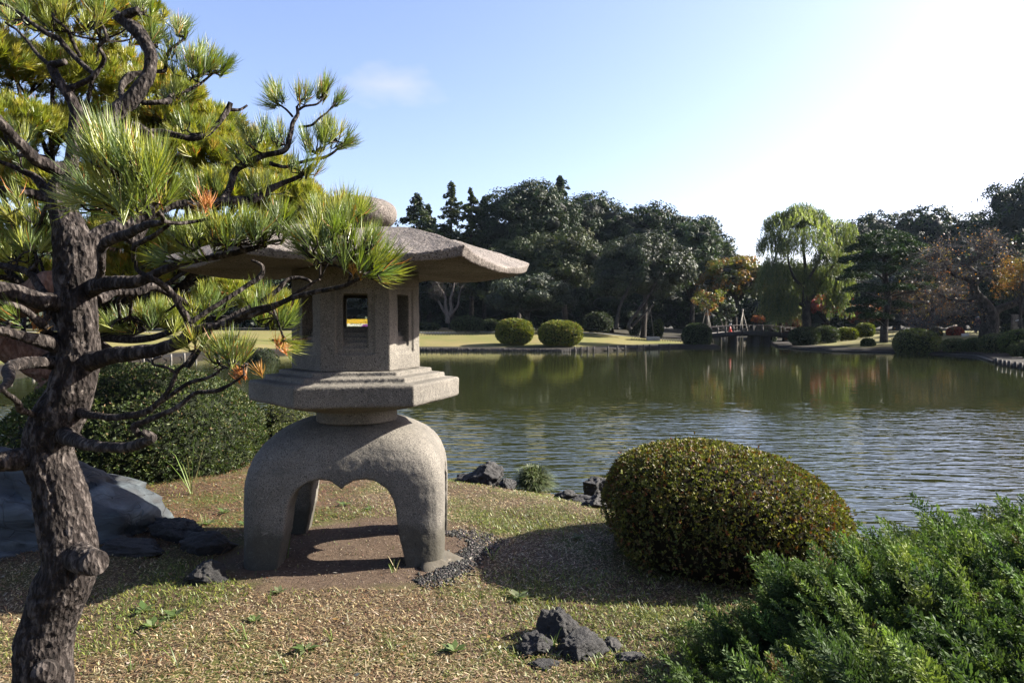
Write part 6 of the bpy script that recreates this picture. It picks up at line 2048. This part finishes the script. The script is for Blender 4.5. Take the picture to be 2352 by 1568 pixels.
for k, (x, y0, y1, hw, Z, lab, cols) in enumerate([(1668, 686, 745, 27, 78, 'small grey green tree between the poles behind the bridge', GR), (1742, 724, 748, 15, 78, 'small orange maple behind the middle of the bridge rail', [(.5, .15, .05), (.4, .1, .04)]),
                                                  (1463, 715, 745, 24, 82, 'small pale leaved tree with support poles left of the stone block', GR)]):
    px_tree(x, y0, y1, hw, Z, lab, cols, None, name='young_tree', n=7, sub_n=90, per=18, leaf=.22, seed=95 + k, corek=.3, mat='leaf_thin', tr=.07, trunkmat='bark_pale', core=(.04, .04, .02))
r3, p3, g3 = staked('support_poles', 'pair of pale leaning poles left of the stone block', (1494, 708), [(1502, 0), (1462, 0), (1474, 1)], 80)

# white pickets and signs at the right
for k in range(7):
    x = 2209 + k * 2.6
    p = P(x, 773, 60)
    g = hz(p[0], 60)
    mb = MB()
    if k == 0:
        box(mb, (0, 0, .14), (.06, .04, .3)); pk = mb.build('white_picket', M['white']); o = pk
    else:
        o = pk.copy(); C.objects.link(o)
    o.location = (p[0], 60, max(g, P(x, 778, 60)[2]))
    tag(o, 'tiny white picket in a short row beside the scarlet shrub', 'picket', 'white pickets by the scarlet shrub')
def sign(x, y, w, h, Z, lab, name, mat):
    p = P(x, y, Z)
    g = hz(p[0], Z)
    root = thing(name, (p[0], Z, g), lab, 'sign')
    mb = MB(); add_tube(mb, np.array([[p[0], Z + .04, g - .1, .035], [p[0], Z + .04, p[2], .035]]), 7); mb.build('post', M['wood_grey'], root)
    mb = MB(); box(mb, (p[0], Z, p[2]), (w, .05, h)); mb.build('board', mat, root)
    return root, p
s1, p = sign(2342, 744, .34, .5, 58, 'small brown signboard with a pale sloping cap at the right', 'signpost', M['wood_dark'])
mb = MB(); v = [(p[0] - .28, 57.9, p[2] + .30), (p[0] + .18, 57.9, p[2] + .42), (p[0] + .18, 58.15, p[2] + .42), (p[0] - .28, 58.15, p[2] + .30)]
vv = v + [(a, b, c - .04) for a, b, c in v]
mb.add(vv, [[0, 1, 2, 3], [7, 6, 5, 4], [0, 4, 5, 1], [1, 5, 6, 2], [2, 6, 7, 3], [3, 7, 4, 0]])
mb.build('cap', M['white'], s1)
p = P(2333, 750, 62)
mb = MB(); box(mb, (P(2331, 750, 62)[0], 62, hz(p[0], 62) + .8), (.62, .2, 1.9))
o = mb.build('timber_panel', M['bark_pale'])
md = o.modifiers.new('b', 'BEVEL'); md.width = .03; md.segments = 2
tag(o, 'brown upright timber panel behind the signboard', 'panel')

# ------------------------------------------------------------------ visitors by the old cherry
def person(x, yh, Z, lab, coat, cap, facing, hgt=1.62):
    p = P(x, yh, Z)
    g = hz(p[0], Z)
    root = thing('person', (p[0], Z, g), lab, 'person')
    s = hgt / 1.7
    J_ = {'pelvis': (0, 0, .92), 'chest': (0, 0, 1.28), 'neck': (0, 0, 1.46), 'head': (.02, 0, 1.58), 'top': (.02, 0, 1.69),
          'hl': (0, .1, .88), 'kl': (.03, .11, .48), 'al': (-.02, .11, .07), 'tl': (.13, .12, .03), 'hr': (0, -.1, .88), 'kr': (.06, -.11, .48), 'ar': (.04, -.11, .07), 'tr': (.19, -.12, .03),
          'sl': (0, .19, 1.38), 'el': (.0, .25, 1.1), 'wl': (.12, .2, .9), 'fl': (.18, .19, .83), 'sr': (0, -.19, 1.38), 'er': (-.02, -.25, 1.1), 'wr': (.1, -.22, .88), 'fr': (.15, -.21, .81)}
    E_ = [('pelvis', 'chest'), ('chest', 'neck'), ('neck', 'head'), ('head', 'top'), ('pelvis', 'hl'), ('hl', 'kl'), ('kl', 'al'), ('al', 'tl'), ('pelvis', 'hr'), ('hr', 'kr'), ('kr', 'ar'), ('ar', 'tr'),
          ('chest', 'sl'), ('sl', 'el'), ('el', 'wl'), ('wl', 'fl'), ('chest', 'sr'), ('sr', 'er'), ('er', 'wr'), ('wr', 'fr')]
    Rr = {'pelvis': .15, 'chest': .16, 'neck': .06, 'head': .095, 'top': .07, 'hl': .1, 'kl': .065, 'al': .045, 'tl': .035, 'hr': .1, 'kr': .065, 'ar': .045, 'tr': .035,
          'sl': .07, 'el': .05, 'wl': .035, 'fl': .03, 'sr': .07, 'er': .05, 'wr': .035, 'fr': .03}
    def skin(name, keys, mat, grow=0):
        ks = [k for k in J_ if k in keys]
        me = bpy.data.meshes.new(name)
        me.from_pydata([tuple(c * s for c in J_[k]) for k in ks], [(ks.index(a), ks.index(b)) for a, b in E_ if a in ks and b in ks], [])
        o = bpy.data.objects.new(name, me); C.objects.link(o)
        o.modifiers.new('k', 'SKIN')
        for i, k in enumerate(ks):
            me.skin_vertices[0].data[i].radius = ((Rr[k] + grow) * s,) * 2
        me.skin_vertices[0].data[0].use_root = True
        o.modifiers.new('u', 'SUBSURF').levels = 2
        apply(o)
        o.data.materials.clear(); o.data.materials.append(mat)
        o.data.polygons.foreach_set('use_smooth', np.ones(len(o.data.polygons), bool))
        o.parent = root
        return o
    skin('body', set(J_), M['skin'])
    skin('jacket', {'pelvis', 'chest', 'sl', 'el', 'wl', 'sr', 'er', 'wr', 'hl', 'hr'}, coat, .022)
    skin('trousers', {'pelvis', 'hl', 'kl', 'al', 'hr', 'kr', 'ar'}, M['cloth_navy'], .018)
    mb = MB()
    iv, if_ = ICO[3]
    cv = iv * np.array([.118, .112, .085]) * s
    cv[:, 2] = np.maximum(cv[:, 2], -.01)
    cv = cv + np.array([.02, 0, 1.645]) * s
    mb.add(cv, if_); box(mb, (.14 * s, 0, 1.64 * s), (.12, .16, .015))
    c = mb.build('cap', cap, None, True); c.parent = root
    root.rotation_euler = (0, 0, facing)
    return root
person(2247, 741, 68, 'visitor in a dark red jacket and pale cap beside the old cherry trunk', M['cloth_dark'], M['cloth_pale'], R(200))
person(2241.5, 744, 70, 'visitor in a blue cap half hidden behind the first visitor', M['cloth_navy'], M['cloth_blue'], R(160), 1.55)

# ------------------------------------------------------------------ thin air haze
hb = MB()
box(hb, (0, 75, 18), (320, 190, 42))
hz_o = hb.build('haze', None)
hm = bpy.data.materials.new('haze_air'); hm.use_nodes = True
hn = hm.node_tree; hn.nodes.remove(hn.nodes['Principled BSDF'])
pv_ = hn.nodes.new('ShaderNodeVolumePrincipled')
pv_.inputs['Color'].default_value = (.6, .76, 1, 1)
pv_.inputs['Density'].default_value = .00006
pv_.inputs['Anisotropy'].default_value = .2
hn.links.new(pv_.outputs[0], hn.nodes['Material Output'].inputs['Volume'])
hz_o.data.materials.append(hm)
tag(hz_o, 'thin bluish air haze over the pond', 'haze', kind='stuff')
